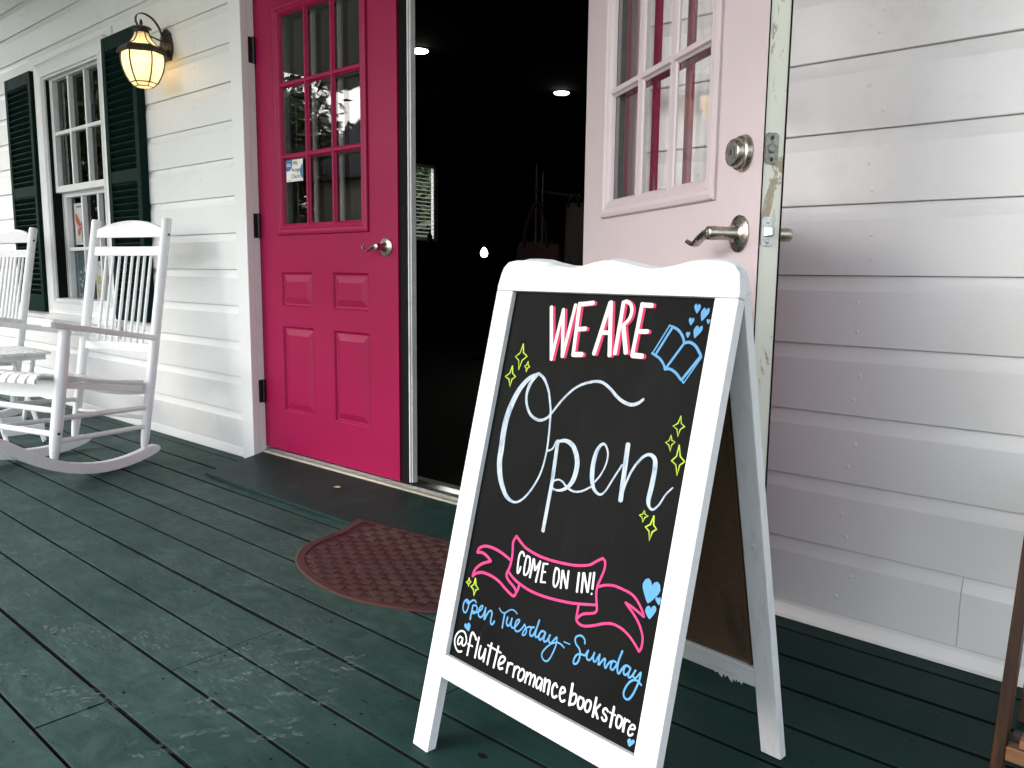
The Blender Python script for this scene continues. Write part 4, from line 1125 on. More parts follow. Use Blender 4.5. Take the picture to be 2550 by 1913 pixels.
  (1, [(1092,2393,47),(1042,2275,47),(1067,2136,47),(1081,1994,47),(1063,1843,47),(1029,1753,47),(1034,1690,47),(1108,1630,47),(1238,1570,46),(1310,1511,46),(1296,1435,46),(1231,1424,46),(1053,1485,47),(894,1553,47),(692,1595,48),(448,1594,49),(290,1534,50),(221,1464,50)]),
  (1, [(221,1464,50),(250,1590,50),(387,1728,49),(603,1835,48)]),
  (1, [(603,1835,48),(491,1889,49),(359,1921,49),(228,1896,50)]),
  (1, [(228,1896,50),(267,1982,50),(398,2049,49),(590,2064,49),(813,2038,48),(1064,1973,47)]),
  (1, [(1092,2393,47),(1200,2331,46),(1354,2257,46),(1608,2211,45),(1868,2200,44),(2176,2220,43),(2468,2260,42),(2723,2336,41),(2854,2430,40),(2959,2502,40)]),
  (1, [(2959,2502,40),(3016,2458,40),(3024,2344,40),(2985,2188,40),(2954,2077,40),(2957,1946,40),(3003,1786,40),(3019,1718,40),(2976,1661,40),(2784,1587,41),(2711,1527,41),(2674,1479,41)]),
  (1, [(1043,1789,47),(1153,1723,46),(1328,1660,46),(1607,1613,45),(1910,1608,44),(2276,1641,42),(2603,1694,41),(2993,1790,40)]),
  (1, [(1355,1643,46),(1345,1553,46),(1296,1435,46)]),
  (1, [(2661,1697,41),(2660,1578,41),(2668,1462,41),(2748,1414,41),(2861,1423,40),(3034,1491,40),(3218,1578,39),(3373,1614,39),(3537,1596,38),(3691,1534,38),(3812,1450,37),(3892,1383,37)]),
  (1, [(3892,1383,37),(3921,1459,37),(3906,1605,37),(3814,1754,37),(3686,1867,38),(3512,1982,38)]),
  (1, [(3512,1982,38),(3650,1954,38),(3870,1883,37)]),
  (1, [(3870,1883,37),(3819,1964,37),(3710,2070,38),(3593,2133,38),(3429,2156,38),(3249,2161,39),(3093,2124,40),(2975,2068,40)]),
 ]),
 ('lettering', 'white', [
  (1, [(1350,2118,37),(1322,2160,37),(1279,2171,37),(1246,2126,38),(1236,2046,38),(1243,1941,38),(1257,1839,37),(1276,1816,37),(1302,1851,37),(1313,1925,37)]),
  (1, [(1417,2135,37),(1479,2124,37),(1503,2046,37),(1509,1949,37),(1493,1875,37),(1451,1829,37),(1414,1839,37),(1402,1906,37),(1398,1997,37),(1406,2119,37),(1422,2133,37)]),
  (0, [(1568,2123,41),(1557,1816,41)]),
  (0, [(1581,2122,40),(1639,1960,40)]),
  (0, [(1646,1962,36),(1723,2129,36)]),
  (0, [(1724,2125,41),(1704,1784,41)]),
  (0, [(1799,2111,41),(1812,1815,41)]),
  (0, [(1799,2111,30),(1893,2129,29)]),
  (0, [(1804,1978,27),(1876,1991,26)]),
  (0, [(1804,1809,28),(1911,1833,28)]),
  (1, [(2074,2108,37),(2134,2105,36),(2165,2033,36),(2174,1941,36),(2157,1862,36),(2130,1826,36),(2095,1837,37),(2072,1912,37),(2063,2005,37),(2072,2099,37),(2079,2107,37)]),
  (0, [(2219,2108,39),(2245,1837,39)]),
  (0, [(2232,2112,39),(2359,1867,39)]),
  (0, [(2343,2134,39),(2367,1870,39)]),
  (0, [(2556,2162,43),(2581,1874,42)]),
  (0, [(2642,2183,41),(2672,1894,41)]),
  (0, [(2658,2187,41),(2782,1931,40)]),
  (0, [(2778,2220,39),(2790,1933,39)]),
  (0, [(2848,2246,42),(2867,2003,41)]),
  (0, [(2866,1928,36),(2872,1924,36)]),
 ]),
 ('lettering', 'blue', [
  (1, [(250,1019,31),(181,1034,31),(132,974,31),(122,893,31),(154,825,31),(204,810,31),(242,861,31),(256,951,30),(244,1017,31),(187,1034,31),(198,994,31),(253,985,31),(292,1031,30),(345,1073,30),(395,1079,30),(433,1056,30)]),
  (0, [(364,984,34),(355,737,34)]),
  (1, [(358,981,30),(428,1008,30),(473,983,30),(473,915,30),(428,867,30),(392,860,30),(395,895,30),(447,890,30),(518,912,30)]),
  (1, [(518,912,32),(586,984,32),(608,1041,32),(576,1044,32),(536,985,32),(526,906,32),(558,856,32),(609,855,32),(656,912,32),(683,1022,32)]),
  (0, [(683,1043,35),(694,844,35)]),
  (1, [(705,848,33),(737,937,33),(779,1009,33),(828,1033,33),(855,999,33),(856,908,33),(861,842,33),(897,821,33),(931,856,33),(945,894,33)]),
  (1, [(1007,1137,23),(1047,1100,23),(1122,1086,23),(1184,1122,23),(1251,1179,23),(1316,1199,23),(1375,1193,22),(1428,1169,22)]),
  (0, [(1148,1098,34),(1151,843,34)]),
  (1, [(1232,1051,32),(1225,966,32),(1255,919,32),(1293,931,32),(1322,997,32),(1333,1066,32)]),
  (1, [(1334,1062,32),(1330,967,32),(1365,922,32),(1421,931,32)]),
  (1, [(1421,931,30),(1479,1015,30),(1508,1081,30),(1478,1087,30),(1438,1042,30),(1425,957,30),(1452,901,30),(1509,900,30),(1566,946,29),(1615,1018,29)]),
  (1, [(1615,1018,27),(1634,1055,27),(1675,1005,27),(1698,957,27),(1679,903,27),(1629,878,27),(1629,919,27),(1666,995,27),(1741,1051,27),(1805,1063,27)]),
  (1, [(1846,1077,32),(1797,1053,32),(1776,982,33),(1801,927,32),(1847,942,32),(1883,1017,32),(1908,1089,32)]),
  (1, [(1930,1222,32),(1907,1096,32),(1895,990,32),(1918,942,32),(1962,964,32)]),
  (1, [(1962,964,32),(1983,1011,32),(2021,1074,32),(2090,1077,32)]),
  (1, [(2021,1074,32),(1983,1011,32),(1989,942,32),(2024,934,32),(2073,993,32),(2102,1073,32)]),
  (1, [(2103,1070,32),(2089,975,32),(2105,934,32),(2144,947,32),(2179,997,31),(2209,1070,31)]),
  (1, [(2200,1068,30),(2190,1003,30),(2212,956,30),(2263,965,30),(2301,1024,29),(2344,1081,29)]),
  (1, [(2530,975,25),(2451,1005,26),(2368,1004,26),(2284,964,26),(2223,913,26),(2157,836,26),(2112,758,26),(2115,697,26),(2169,654,26),(2232,659,26),(2282,717,26),(2321,815,26),(2350,910,26),(2361,990,26),(2352,1080,26)]),
  (0, [(2504,1060,20),(2629,1063,20)]),
  (1, [(2912,1168,30),(2896,1222,30),(2843,1257,30),(2786,1252,30),(2726,1211,30),(2716,1155,30),(2751,1106,30),(2821,1062,30),(2852,1013,30),(2859,941,30),(2847,869,30),(2809,822,30),(2766,814,30),(2758,868,30),(2789,946,30),(2840,983,30),(2896,995,30),(2953,1000,30)]),
  (0, [(2953,1000,28),(2999,1094,28)]),
  (1, [(2999,1094,29),(2987,1023,29),(3000,968,29),(3040,960,29),(3080,996,29),(3109,1057,29),(3121,1106,29)]),
  (1, [(3121,1106,29),(3113,1037,29),(3132,977,29),(3168,986,29),(3193,1043,29),(3222,1111,29)]),
  (0, [(3222,1111,32),(3227,959,32)]),
  (1, [(3245,962,30),(3281,1029,30),(3316,1078,30),(3338,1072,30),(3338,1006,30),(3367,958,30),(3395,1019,30),(3437,1077,30),(3495,1105,30)]),
  (1, [(3532,1103,30),(3478,1099,30),(3455,1040,30),(3458,984,30),(3497,976,30),(3531,1024,30),(3567,1109,30)]),
  (1, [(3611,1294,31),(3576,1148,31),(3576,1026,31),(3598,969,31),(3625,972,31),(3654,1040,31),(3694,1104,31),(3742,1124,31)]),
  (1, [(3798,1112,30),(3725,1122,31),(3693,1068,31),(3699,999,31),(3737,988,31),(3780,1035,31),(3803,1107,30)]),
  (1, [(3803,1107,29),(3784,1016,29),(3803,973,29),(3840,1001,29),(3871,1061,29),(3893,1111,29)]),
  (1, [(3893,1111,27),(3868,1032,27),(3884,1002,27),(3924,1017,27),(3962,1080,27),(3989,1114,27)]),
  (1, [(3989,1103,31),(3982,995,31),(3954,884,31),(3917,769,31),(3863,681,31),(3803,667,31),(3760,718,31),(3772,807,31),(3823,911,31),(3893,971,31),(3964,980,31),(4031,948,30)]),
 ]),
 ('lettering', 'white', [
  (1, [(257,367,32),(189,377,33),(153,315,33),(159,248,33),(200,244,33),(243,302,33),(263,369,32),(265,292,32),(295,255,32),(346,285,32),(364,359,32),(328,441,32),(262,489,32),(175,471,33),(102,402,33),(70,304,33),(89,215,33),(147,149,33),(221,122,33),(298,153,32)]),
  (1, [(598,459,40),(537,519,40),(474,542,40),(450,465,40),(450,329,40),(446,136,40)]),
  (0, [(410,322,28),(539,322,28)]),
  (0, [(652,515,41),(643,162,41)]),
  (1, [(735,396,39),(722,286,39),(739,200,39),(789,201,39),(833,266,39),(857,383,39)]),
  (0, [(860,384,41),(859,171,41)]),
  (0, [(976,522,42),(961,157,42)]),
  (0, [(896,464,31),(1227,446,30)]),
  (0, [(1144,526,42),(1118,160,42)]),
  (1, [(1235,257,38),(1322,326,38),(1338,391,38),(1273,403,38),(1224,341,38),(1217,240,38),(1258,191,38),(1327,221,38)]),
  (0, [(1427,350,38),(1429,184,38)]),
  (1, [(1433,288,38),(1468,353,38),(1530,361,38)]),
  (0, [(1587,343,37),(1586,170,37)]),
  (1, [(1590,277,37),(1633,356,37),(1694,352,37)]),
  (1, [(1754,361,37),(1702,298,37),(1700,202,37),(1748,172,37),(1803,221,37),(1820,312,37),(1785,362,37),(1754,361,37)]),
  (0, [(1871,350,37),(1866,183,37)]),
  (1, [(1880,287,37),(1921,353,36),(1966,341,36),(1964,186,36)]),
  (1, [(1973,293,36),(2014,358,36),(2057,333,36),(2050,186,36)]),
  (1, [(2208,351,36),(2136,362,36),(2103,275,36),(2125,199,36),(2172,217,36),(2204,294,36)]),
  (0, [(2216,358,36),(2213,186,36)]),
  (0, [(2270,396,44),(2281,197,44)]),
  (1, [(2276,320,37),(2313,375,37),(2359,392,37),(2372,365,37)]),
  (0, [(2371,382,43),(2373,185,43)]),
  (1, [(2533,360,39),(2489,397,39),(2452,348,39),(2447,264,39),(2477,193,39),(2521,194,39),(2556,228,39)]),
  (1, [(2623,294,36),(2698,348,36),(2674,395,36),(2632,391,36),(2609,335,36),(2613,245,36),(2649,196,36),(2687,192,36),(2725,225,36)]),
  (0, [(2819,517,46),(2826,192,46)]),
  (1, [(2838,340,34),(2880,386,34),(2928,375,34),(2935,306,34),(2909,242,34),(2856,213,34)]),
  (1, [(2999,382,37),(2978,323,37),(2990,248,37),(3027,217,37),(3067,242,37),(3086,311,37),(3071,376,37),(3035,380,37),(2999,382,37)]),
  (1, [(3149,387,37),(3123,326,37),(3128,257,37),(3164,226,37),(3204,252,37),(3225,331,37),(3212,387,37),(3181,397,37),(3149,387,37)]),
  (0, [(3302,487,42),(3295,201,42)]),
  (0, [(3393,420,32),(3318,308,32)]),
  (0, [(3321,311,40),(3388,212,40)]),
  (1, [(3547,379,34),(3505,404,34),(3468,374,34),(3467,330,34),(3517,307,34),(3544,275,34),(3528,233,34),(3486,226,34),(3459,256,34)]),
  (0, [(3641,480,41),(3633,183,41)]),
  (0, [(3581,378,26),(3688,377,26)]),
  (1, [(3736,393,35),(3722,338,35),(3730,256,35),(3763,227,35),(3796,249,35),(3816,316,35),(3810,373,35),(3774,393,35),(3736,393,35)]),
  (0, [(3858,397,40),(3864,214,40)]),
  (1, [(3865,341,33),(3897,389,33),(3947,387,32)]),
  (1, [(3960,292,29),(4045,322,29),(4038,365,29),(3997,363,29),(3965,318,29),(3950,245,29),(3969,205,29),(4008,219,29),(4032,249,29)]),
 ]),
]

# ------------------------------------------------------------------ A-frame chalkboard sign
SO = Vector((-.97963, -.95282, .17014)); SE = Vector((.996846, -.079365, 0)); SN = Vector((.079365, .996846, 0))
SU = Vector((.018869, .236995, .971328)); SF = Vector((-.077089, -.968264, .237745))      # across, up the face, out of the face
sign = thing('sidewalk_sign', 'white wooden A-frame chalkboard sign with colourful hand lettering', 'sign', (-.75, -.78, 0))
def sign_wood(name, ax, amt=.75):
    m, nt, b = new_mat(name); P = pos(nt)
    tc = nt.nodes.new('ShaderNodeTexCoord')
    n = noise(nt, P, 30, 7, .7, ax, .4); n2 = noise(nt, P, 5, 4, .6); n3 = noise(nt, P, 24, 3, .6)
    f = math_(nt, 'MULTIPLY', ramp(nt, n, .50, .72), ramp(nt, n2, .40, .62))
    cc = mix(nt, math_(nt, 'MULTIPLY', f, amt), (.70, .70, .695), (.16, .16, .155))
    cc = mix(nt, math_(nt, 'MULTIPLY', ramp(nt, n3, .74, .78), .6), cc, (.26, .22, .17))
    nt.links.new(cc, b.inputs['Base Color']); b.inputs['Roughness'].default_value = .55
    bump(nt, b, n, .15, .002); return m
M['sign_wood'] = sign_wood('whitewashed_rail', (.22, .22, 2.2))
M['sign_stile'] = sign_wood('whitewashed_stile', (2.0, 2.0, .2), .30)
def chalk_mat():
    m, nt, b = new_mat('chalkboard_black'); P = pos(nt)
    n = noise(nt, P, 3.5, 6, .6, (1, 1, .5), 1.0); n2 = noise(nt, P, 7, 7, .65, (1.6, 1.6, .35), 2.0)
    cc = mix(nt, ramp(nt, n, .36, .68), (.0026, .0028, .0027), (.0060, .0064, .0063))
    cc = mix(nt, math_(nt, 'MULTIPLY', ramp(nt, n2, .60, .78), .35), cc, (.022, .024, .024))
    nt.links.new(cc, b.inputs['Base Color'])
    nt.links.new(math_(nt, 'ADD', math_(nt, 'MULTIPLY', n2, .25), .46), b.inputs['Roughness'])
    b.inputs['Specular IOR Level'].default_value = .06
    bump(nt, b, noise(nt, P, 160, 3, .6), .05, .001); return m
M['chalkboard'] = chalk_mat()
M['hardboard'] = wood_mat('brown_hardboard', (.115, .064, .033), (.085, .045, .022), (1, 1, 1), 60, .7)
SW, ST = .0195, .0195
wave = [(-.0415, .668), (-.0386, .6895), (-.0345, .7020), (-.0246, .7124), (-.0042, .716), (.0254, .7158), (.0546, .7141), (.0784, .7086), (.1069, .7037), (.1363, .7026), (.1585, .707), (.1776, .7119), (.199, .7152), (.2208, .7147), (.2477, .7099), (.2718, .7043), (.2946, .7016), (.314, .7022), (.3344, .7062), (.3541, .711), (.3758, .7140), (.4014, .7145), (.4245, .7130), (.4404, .7071), (.4495, .6960), (.4550, .668)]
def sp(s, q, d=0.0): return SO + SE * s + SU * q - SF * d          # d = depth behind the front face
SL, SR, SB = -.0415, .4550, -.1755
# the foot is cut level with the floor
def stile(x0, x1):
    pts = []
    for d in (0, ST):
        qb = -(SO.z - SF.z * d) / SU.z
        pts.append([sp(x0, qb, d), sp(x1, qb, d), sp(x1, .6595, d), sp(x0, .6595, d)])
    return MB().sections(pts)
obj('stile', stile(SL, 0), M['sign_stile'], sign, .0018)
obj('stile', stile(.4168, SR), M['sign_stile'], sign, .0018)
top = [(SL, .660), ] + wave + [(SR, .660)]
obj('top_rail', MB().prism(top, SO, SE, SU, -SF, ST), M['sign_wood'], sign, .0018)
obj('bottom_rail', MB().sections([[sp(.0004, -.0400, d), sp(.4164, -.0400, d), sp(.4164, 0, d), sp(.0004, 0, d)] for d in (.0003, ST)]), M['sign_wood'], sign, .0018)
board = obj('chalkboard', MB().sections([[sp(-.004, -.004, d), sp(.4208, -.004, d), sp(.4208, .6635, d), sp(-.004, .6635, d)] for d in (.0100, .0135)]), M['chalkboard'], sign)
# rear leaf
RF = SO - SE * .0 ; th_ = rad(13.9)
r_foot = Vector((-1.0238, -.9911, 0)) + SN * .4395 + SE * .004
RU = Vector((0, 0, 1)) * math.cos(th_) - SN * math.sin(th_); RN = SE.cross(RU); RN = RN if RN.y > 0 else -RN       # RN points away from the viewer
def rp_(s, q, d=0.0): return r_foot + SE * s + RU * q + RN * d
RWd, RT = .477, .0195
def rstile(x0, x1):
    pts = []
    for d in (0, RT):
        qb = -(r_foot.z + RN.z * d) / RU.z
        pts.append([rp_(x0, qb, d), rp_(x1, qb, d), rp_(x1, .836, d), rp_(x0, .836, d)])
    return MB().sections(pts)
obj('rear_stile', rstile(0, .038), M['sign_stile'], sign, .0018)
obj('rear_stile', rstile(RWd - .038, RWd), M['sign_stile'], sign, .0018)
rtop = [(a * .964 + .0435 - .004, b + .1745) for a, b in ([(SL, .662)] + wave + [(SR, .662)])]
obj('rear_top_rail', MB().prism(rtop, r_foot, SE, RU, RN, RT), M['sign_wood'], sign, .0018)
obj('rear_bottom_rail', MB().sections([[rp_(.0384, .137, d), rp_(RWd - .0384, .137, d), rp_(RWd - .0384, .176, d), rp_(.0384, .176, d)] for d in (.0003, RT)]), M['sign_wood'], sign, .0018)
obj('rear_panel', MB().sections([[rp_(.03, .170, d), rp_(RWd - .03, .170, d), rp_(RWd - .03, .84, d), rp_(.03, .84, d)] for d in (.0085, .012)]), M['hardboard'], sign)
mb = MB()
for a in ((.038, .046), (RWd - .052, RWd - .0445)): mb.sections([[rp_(a[0], .1765, d), rp_(a[1], .1765, d), rp_(a[1], .835, d), rp_(a[0], .835, d)] for d in (.0060, .0083)])
mb.sections([[rp_(.0465, .178, d), rp_(RWd - .0525, .178, d), rp_(RWd - .0525, .186, d), rp_(.0465, .186, d)] for d in (.0061, .0083)])
obj('panel_lip', mb, M['hardboard'], sign)
for s in (.06, .37):
    obj('hinge', MB().tube([sp(s, .700, ST + .006), sp(s + .05, .700, ST + .006)], .004, 10), M['steel'], sign)
    obj('hinge', MB().tube([sp(s + .02, .62, ST), rp_(s + .06, .80, 0)], .0012, 6), M['steel'], sign)
obj('wood_plug', MB().lathe(rp_(RWd - .019, .42, 0), -RN, [(.006, 0), (.0055, .0008)], 14), M['sign_wood'], sign)

tr0 = rp_(RWd * .63, .1372, .006)
mb = MB()
for k in range(6):
    q = rp_(RWd * .74 + k * .010, .1372, .004); l_ = (.004, .010, .006, .012, .003, .007)[k]
    mb.add([q, q + SE * .010, q + SE * (.006 + .003 * (k % 2)) - RU * l_ - RN * .002, q + SE * .001 - RU * l_ * .6], [(0, 1, 2, 3)])
obj('torn_tape', mb, M['sign_wood'], sign)
def chalk_ink(name, c, streak=.5, c2=None):
    m, nt, b = new_mat(name); P = pos(nt)
    n = noise(nt, P, 120, 4, .6, (1.4, 1.4, .25), .3)
    c2 = c2 or tuple(x * .72 for x in c)
    nt.links.new(mix(nt, math_(nt, 'MULTIPLY', ramp(nt, n, .45, .70), streak), c, c2), b.inputs['Base Color'])
    b.inputs['Roughness'].default_value = .6; b.inputs['Specular IOR Level'].default_value = .2
    return m
INK = {'white': chalk_ink('white_chalk_ink', (.66, .66, .66), .4), 'pink': chalk_ink('red_pink_chalk_ink', (.55, .024, .09), .5), 'pale': chalk_ink('pale_blue_white_ink', (.42, .48, .54), .9, (.18, .245, .315)),
       'lime': chalk_ink('lime_chalk_ink', (.42, .56, .035), .8, (.12, .20, .02)), 'blue': chalk_ink('sky_blue_chalk_ink', (.09, .28, .52), .5, (.13, .35, .58)), 'hotpink': chalk_ink('hot_pink_chalk_ink', (.62, .036, .17), .5, (.66, .075, .23))}
DEP = .0100
hz = [0.0]
def ink_mesh(strokes, lift):
    mb = MB(); h = lift
    for sm, pts in strokes:
        P = [(a * 1e-4, b * 1e-4, w * 1e-4) for a, b, w in pts]
        if sm == 2:
            h += 1.2e-5
            mb.add([sp(a, b, DEP - h) for a, b, w in P], [tuple(range(len(P)))]); continue
        if sm == 1: P = crom(P, 5)
        h += 1.2e-5
        n = len(P); Lf = []; Rt = []
        for i in range(n):
            a = Vector(P[max(i - 1, 0)][:2]); b = Vector(P[min(i + 1, n - 1)][:2]); d = (b - a)
            if d.length < 1e-9: d = Vector((1, 0))
            d.normalize(); nn = Vector((-d.y, d.x)); w = max(P[i][2], .0006) / 2; c = Vector(P[i][:2])
            if 0 < i < n - 1:      # mitre a little at sharp corners
                d1 = (c - a).normalized() if (c - a).length > 1e-9 else d; d2 = (b - c).normalized() if (b - c).length > 1e-9 else d
                w *= min(1.35, 1 / max(.6, math.sqrt(max(0.0, (1 + d1.dot(d2)) / 2))))
            hh = h + i * 4e-7
            Lf.append((c + nn * w, hh)); Rt.append((c - nn * w, hh))
        vs = []; 
        for (l, hh), (r, _) in zip(Lf, Rt): vs += [sp(l.x, l.y, DEP - hh), sp(r.x, r.y, DEP - hh)]
        mb.add(vs, [(2 * i, 2 * i + 1, 2 * i + 3, 2 * i + 2) for i in range(n - 1)])
        for end in (0, n - 1):     # rounded ends
            c = Vector(P[end][:2]); r = max(P[end][2], .0006) / 2; o_ = Vector(P[1 if end == 0 else n - 2][:2]); d = (c - o_).normalized() if (c - o_).length > 1e-9 else Vector((1, 0)); nn = Vector((-d.y, d.x)); hh = h + end * 4e-7
            ring = [c + nn * r * math.cos(t) + d * r * .75 * math.sin(t) for t in [math.pi * k / 6 for k in range(7)]]
            mb.add([sp(q.x, q.y, DEP - hh) for q in ring], [tuple(range(7))])
    return mb
LAB = {0: 'red pink drop shadow of WE ARE', 1: 'white capitals WE ARE', 2: 'large pale script Open', 5: 'pink ribbon banner outline'}
for gi, (nm, cname, strokes) in enumerate(ART):
    lift = 6e-5 + (1.6e-4 if gi == 1 else 0)
    if nm in ('star', 'heart'):
        for s_ in strokes: obj(nm, ink_mesh([s_], lift), INK[cname], board)
    else:
        obj(nm, ink_mesh(strokes, lift), INK[cname], board)

# ------------------------------------------------------------------ things inside the dark shop
def emit(name, c, s):
    m, nt, b = new_mat(name); b.inputs['Base Color'].default_value = (.8, .8, .8, 1); b.inputs['Emission Color'].default_value = (*c, 1); b.inputs['Emission Strength'].default_value = s; return m
for x, y, lab in ((-4.772, 2.418, 'recessed ceiling light nearest the white astragal'), (-4.812, 4.219, 'recessed ceiling light deeper in the dark shop')):
    dl = thing('ceiling_light', lab, 'ceiling light', (x, y, 2.50), 'recessed lights in the shop ceiling')
    obj('trim_ring', MB().lathe((x, y, 2.509), (0, 0, -1), [(.090, 0), (.088, .004), (.070, .006), (.068, .002)], 28), M['black'], dl)
    obj('lens', MB().lathe((x, y, 2.506), (0, 0, -1), [(.070, 0), (.066, .010), (.045, .016), (.004, .018)], 28), emit('downlight_lens', (1, .97, .88), 6.0), dl)
# window with blinds in the side wall
bl = thing('blind_window', 'bright side window with white slatted blinds inside the shop', 'window', (RX, (WY0 + WY1) / 2, WZa))
M['blind'] = plain('blind_white', (.42, .43, .41), .5)
obj('pane', MB().add([(RX - .06, WY0, WZa), (RX - .06, WY1, WZa), (RX - .06, WY1, WZb), (RX - .06, WY0, WZb)], [(0, 1, 2, 3)]), M['glass'], bl)
obj('frame', MB().box(RX - .08, RX - .04, WY0, WY0 + .03, WZa, WZb).box(RX - .08, RX - .04, WY1 - .03, WY1, WZa, WZb).box(RX - .08, RX - .04, WY0 + .03, WY1 - .03, WZb - .03, WZb).box(RX - .08, RX - .04, WY0 + .03, WY1 - .03, WZa, WZa + .03), M['blind'], bl)
for k in range(19):
    z = WZa + .05 + k * .0425
    obj('slat', MB().bar((RX - .02, WY0 + .01, z), (RX - .02, WY1 - .07, z), .032, .0025, (.35, 0, .94)), M['blind'], bl)
tag(obj('bottle', MB().lathe((RX + .1, 4.40, 1.16), (0, 0, 1), [(.03, 0), (.03, .09), (.012, .12), (.012, .15)], 12), M['black']), 'taller dark bottle silhouetted below the bright blinds', 'bottle')
tag(obj('bottle', MB().lathe((RX + .1, 4.53, 1.16), (0, 0, 1), [(.028, 0), (.028, .09), (.010, .11), (.010, .13)], 12), M['black']), 'shorter dark bottle silhouetted below the bright blinds', 'bottle')
tag(obj('side_counter', MB().box(RX, RX + .35, 3.6, 5.2, .056, 1.159), M['black']), 'dark counter under the blind window in the shop', 'counter')
# glowing glass shade on a dark plinth
gl_ = thing('glass_lamp', 'small glowing white tear shaped lamp in the dark shop', 'lamp', (-5.106, 3.5, .97))
obj('shade', MB().lathe((-5.106, 3.5, .985), (0, 0, 1), [(.012, 0), (.028, .012), (.034, .034), (.028, .058), (.014, .080), (.004, .088)], 20), emit('lamp_shade_glow', (1, 1, .98), 4.0), gl_)
obj('stem', MB().lathe((-5.106, 3.5, .056), (0, 0, 1), [(.10, 0), (.10, .02), (.012, .04), (.012, .93)], 16), M['black'], gl_)
# tote bags hanging on a rack
M['tote_red'] = plain('dark_red_canvas', (.036, .008, .006), .8)
M['tote_brown'] = plain('brown_canvas', (.026, .014, .008), .8)
M['rack_metal'] = plain('dark_rack_metal', (.03, .028, .018), .5, .3)
rackt = thing('bag_rack', 'dark metal stand holding bags inside the doorway', 'rack', (-2.75, 1.62, .056))
for x_, y_, z_ in ((-2.81, 1.53, 1.38), (-2.93, 1.62, 1.44), (-2.47, 1.40, 1.24)): obj('upright', MB().tube([(x_, y_, .056), (x_, y_, z_)], .006, 8), M['rack_metal'], rackt)
obj('cross_arm', MB().tube([(-2.95, 1.62, 1.30), (-2.45, 1.40, 1.22)], .006, 8), M['rack_metal'], rackt)
def tote(x, y, zt, w, h, mat, label, hand):
    t = thing('tote_bag', label, 'bag', (x, y, zt - h), 'bags hanging in the doorway')
    secs = []
    for z, ww, dd in ((zt - h, w * .86, .05), (zt - h * .9, w * .98, .07), (zt - h * .5, w, .06), (zt - h * .1, w * .97, .035), (zt, w * .92, .02)):
        secs.append([(x - ww / 2, y - dd * .3, z), (x - ww * .2, y - dd, z + .004), (x + ww * .2, y - dd * .9, z - .006), (x + ww / 2, y - dd * .25, z), (x + ww / 2, y + dd * .4, z), (x, y + dd * .7, z), (x - ww / 2, y + dd * .4, z)])
    obj('body', MB().sections(secs, smooth=True), mat, t)
    for s in (-1, 1):
        obj('strap', MB().tube(crom([(x + s * w * .28, y - .03, zt - .02), (x + s * w * .20, y - .02, zt + hand * .5), (x + s * w * .06, y - .01, zt + hand * .92), (x, y - .005, zt + hand)], 4), .012, 8, True, .35), mat, t)
tote(-2.81, 1.50, 1.00, .30, .34, M['tote_red'], 'dark red canvas tote hanging on the nearer hook', .22)
tote(-2.96, 1.66, 1.02, .26, .34, M['tote_red'], 'dark red tote half hidden behind the first tote', .22)
tote(-2.47, 1.38, 1.19, .12, .60, M['tote_brown'], 'long brown bag hanging beside the open door', .04)

# ------------------------------------------------------------------ outside: trees, hedge, neighbour's shed (seen mirrored in the panes)
def leaf_mat(name, a, b2):
    m, nt, b = new_mat(name)
    nt.links.new(mix(nt, noise(nt, pos(nt), 3, 3, .6), a, b2), b.inputs['Base Color']); b.inputs['Roughness'].default_value = .5
    return m
M['leaf'] = leaf_mat('green_leaves', (.035, .075, .018), (.09, .12, .03))
M['bark'] = plain('grey_bark', (.11, .09, .07), .9)
tr_ = random.Random(21)
def tree(x, y, h, r, nleaf, label, trunk_h, cz=None, lf=.10):
    t = thing('tree', label, 'tree', (x, y, -.62), 'trees in the yard')
    mb = MB()
    tops = []
    base_ = Vector((x, y, -.62)); topv = Vector((x + .1, y, -.62 + trunk_h))
    mb.tube([base_, (base_ + topv) / 2 + Vector((.05, .04, 0)), topv], [.16 * h / 5, .12 * h / 5, .08 * h / 5], 9)
    for k in range(9):
        a = tr_.uniform(0, 6.28); l = r * tr_.uniform(.5, .9); e_ = topv + Vector((math.cos(a) * l, math.sin(a) * l, tr_.uniform(.05, .55) * (h - trunk_h)))
        mb.tube([topv - Vector((0, 0, tr_.uniform(0, .3 * trunk_h))), (topv + e_) / 2 + Vector((0, 0, .1)), e_], [.05 * h / 5, .03 * h / 5, .012 * h / 5], 6); tops.append(e_)
    obj('trunk', mb, M['bark'], t)
    mc = MB(); vs = []; fs = []
    cl = [topv + Vector((tr_.gauss(0, .48) * r, tr_.gauss(0, .48) * r, tr_.uniform(-.12, 1.0) * (h - trunk_h))) for _ in range(34)] + tops
    for k in range(nleaf):
        c = cl[tr_.randrange(len(cl))]; p = c + Vector((tr_.gauss(0, 1), tr_.gauss(0, 1), tr_.gauss(0, .8))) * r * .17
        d = Vector((tr_.gauss(0, 1), tr_.gauss(0, 1), tr_.gauss(-.4, .7))).normalized(); s = d.cross(Vector((tr_.gauss(0, 1), tr_.gauss(0, 1), tr_.gauss(0, 1)))).normalized()
        l = lf * tr_.uniform(.7, 1.3); w = l * .16; n = len(vs)
        vs += [p, p + d * l * .5 + s * w, p + d * l, p + d * l * .5 - s * w]; fs.append((n, n + 1, n + 2, n + 3))
    mc.add(vs, fs)
    o = obj('crown', mc, M['leaf'], t)
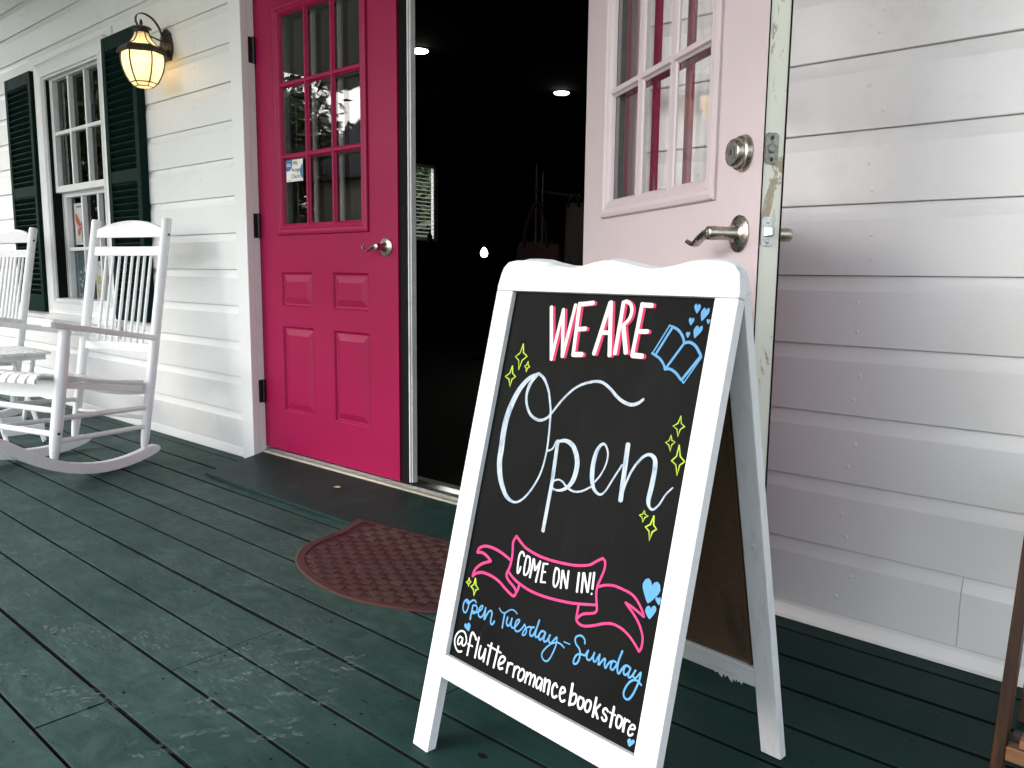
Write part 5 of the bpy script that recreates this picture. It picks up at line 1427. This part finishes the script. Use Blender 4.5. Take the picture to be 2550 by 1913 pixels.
tree(-12.1, -5.1, 4.1, 1.0, 9000, 'leafy small tree mirrored in the left panes of the closed door', 1.0, lf=.22)
tree(-17.5, -8.8, 6.5, 2.2, 9000, 'broad tree behind the neighbouring shed', 2.2, lf=.30)
tree(-9.4, 6.4, 4.4, 1.5, 14000, 'green tree outside the shop side window', .9, lf=.22)
tree(-13.5, -3.4, 6.5, 2.0, 16000, 'dense tree beyond the left end of the porch', .9, lf=.3)
tree(9.5, -15.2, 6.0, 2.4, 9000, 'broad tree far out in the yard right of the path', 1.6, lf=.34)
shed = thing('garden_shed', 'weathered tan board shed with dark roof across the yard', 'shed', (-9.8, -7.2, -.62))
M['tan_board'] = wood_mat('weathered_tan_board', (.74, .66, .47), (.58, .50, .34), (1, 1, .1), 16, .85)
M['dark_roof'] = paint('dark_roofing', (.028, .031, .032), .7, .2, (1, 1, 1), 30, .3)
for k in range(9):
    x = -11.5 + k * .32
    obj('wall_board', MB().box(x + .003, x + .317, -6.02 + (.004 if k % 2 else 0), -5.98, -.62, 2.30), M['tan_board'], shed)
obj('wall_core', MB().box(-11.5, -8.62, -8.6, -6.025, -.62, 2.30), M['tan_board'], shed)
obj('roof', MB().add([(-11.75, -5.75, 2.26), (-8.4, -5.75, 2.26), (-8.4, -7.3, 3.62), (-11.75, -7.3, 3.62), (-8.4, -8.85, 2.26), (-11.75, -8.85, 2.26)], [(0, 1, 2, 3), (3, 2, 4, 5), (0, 3, 5), (1, 4, 2), (0, 5, 4, 1)]), M['dark_roof'], shed)

# a curled dry leaf on the ramp
lf = MB().add([(x - .125, y + .042, z + .0035) for x, y, z in ((-2.345, -.150, .031), (-2.330, -.158, .0335), (-2.312, -.152, .0325), (-2.305, -.144, .0355), (-2.318, -.138, .036), (-2.335, -.141, .034))], [(0, 1, 2), (0, 2, 5), (2, 3, 4), (2, 4, 5)])
tag(obj('dry_leaf', lf, plain('dry_leaf_tan', (.42, .33, .19), .7)), 'small curled tan leaf lying on the green ramp', 'leaf')
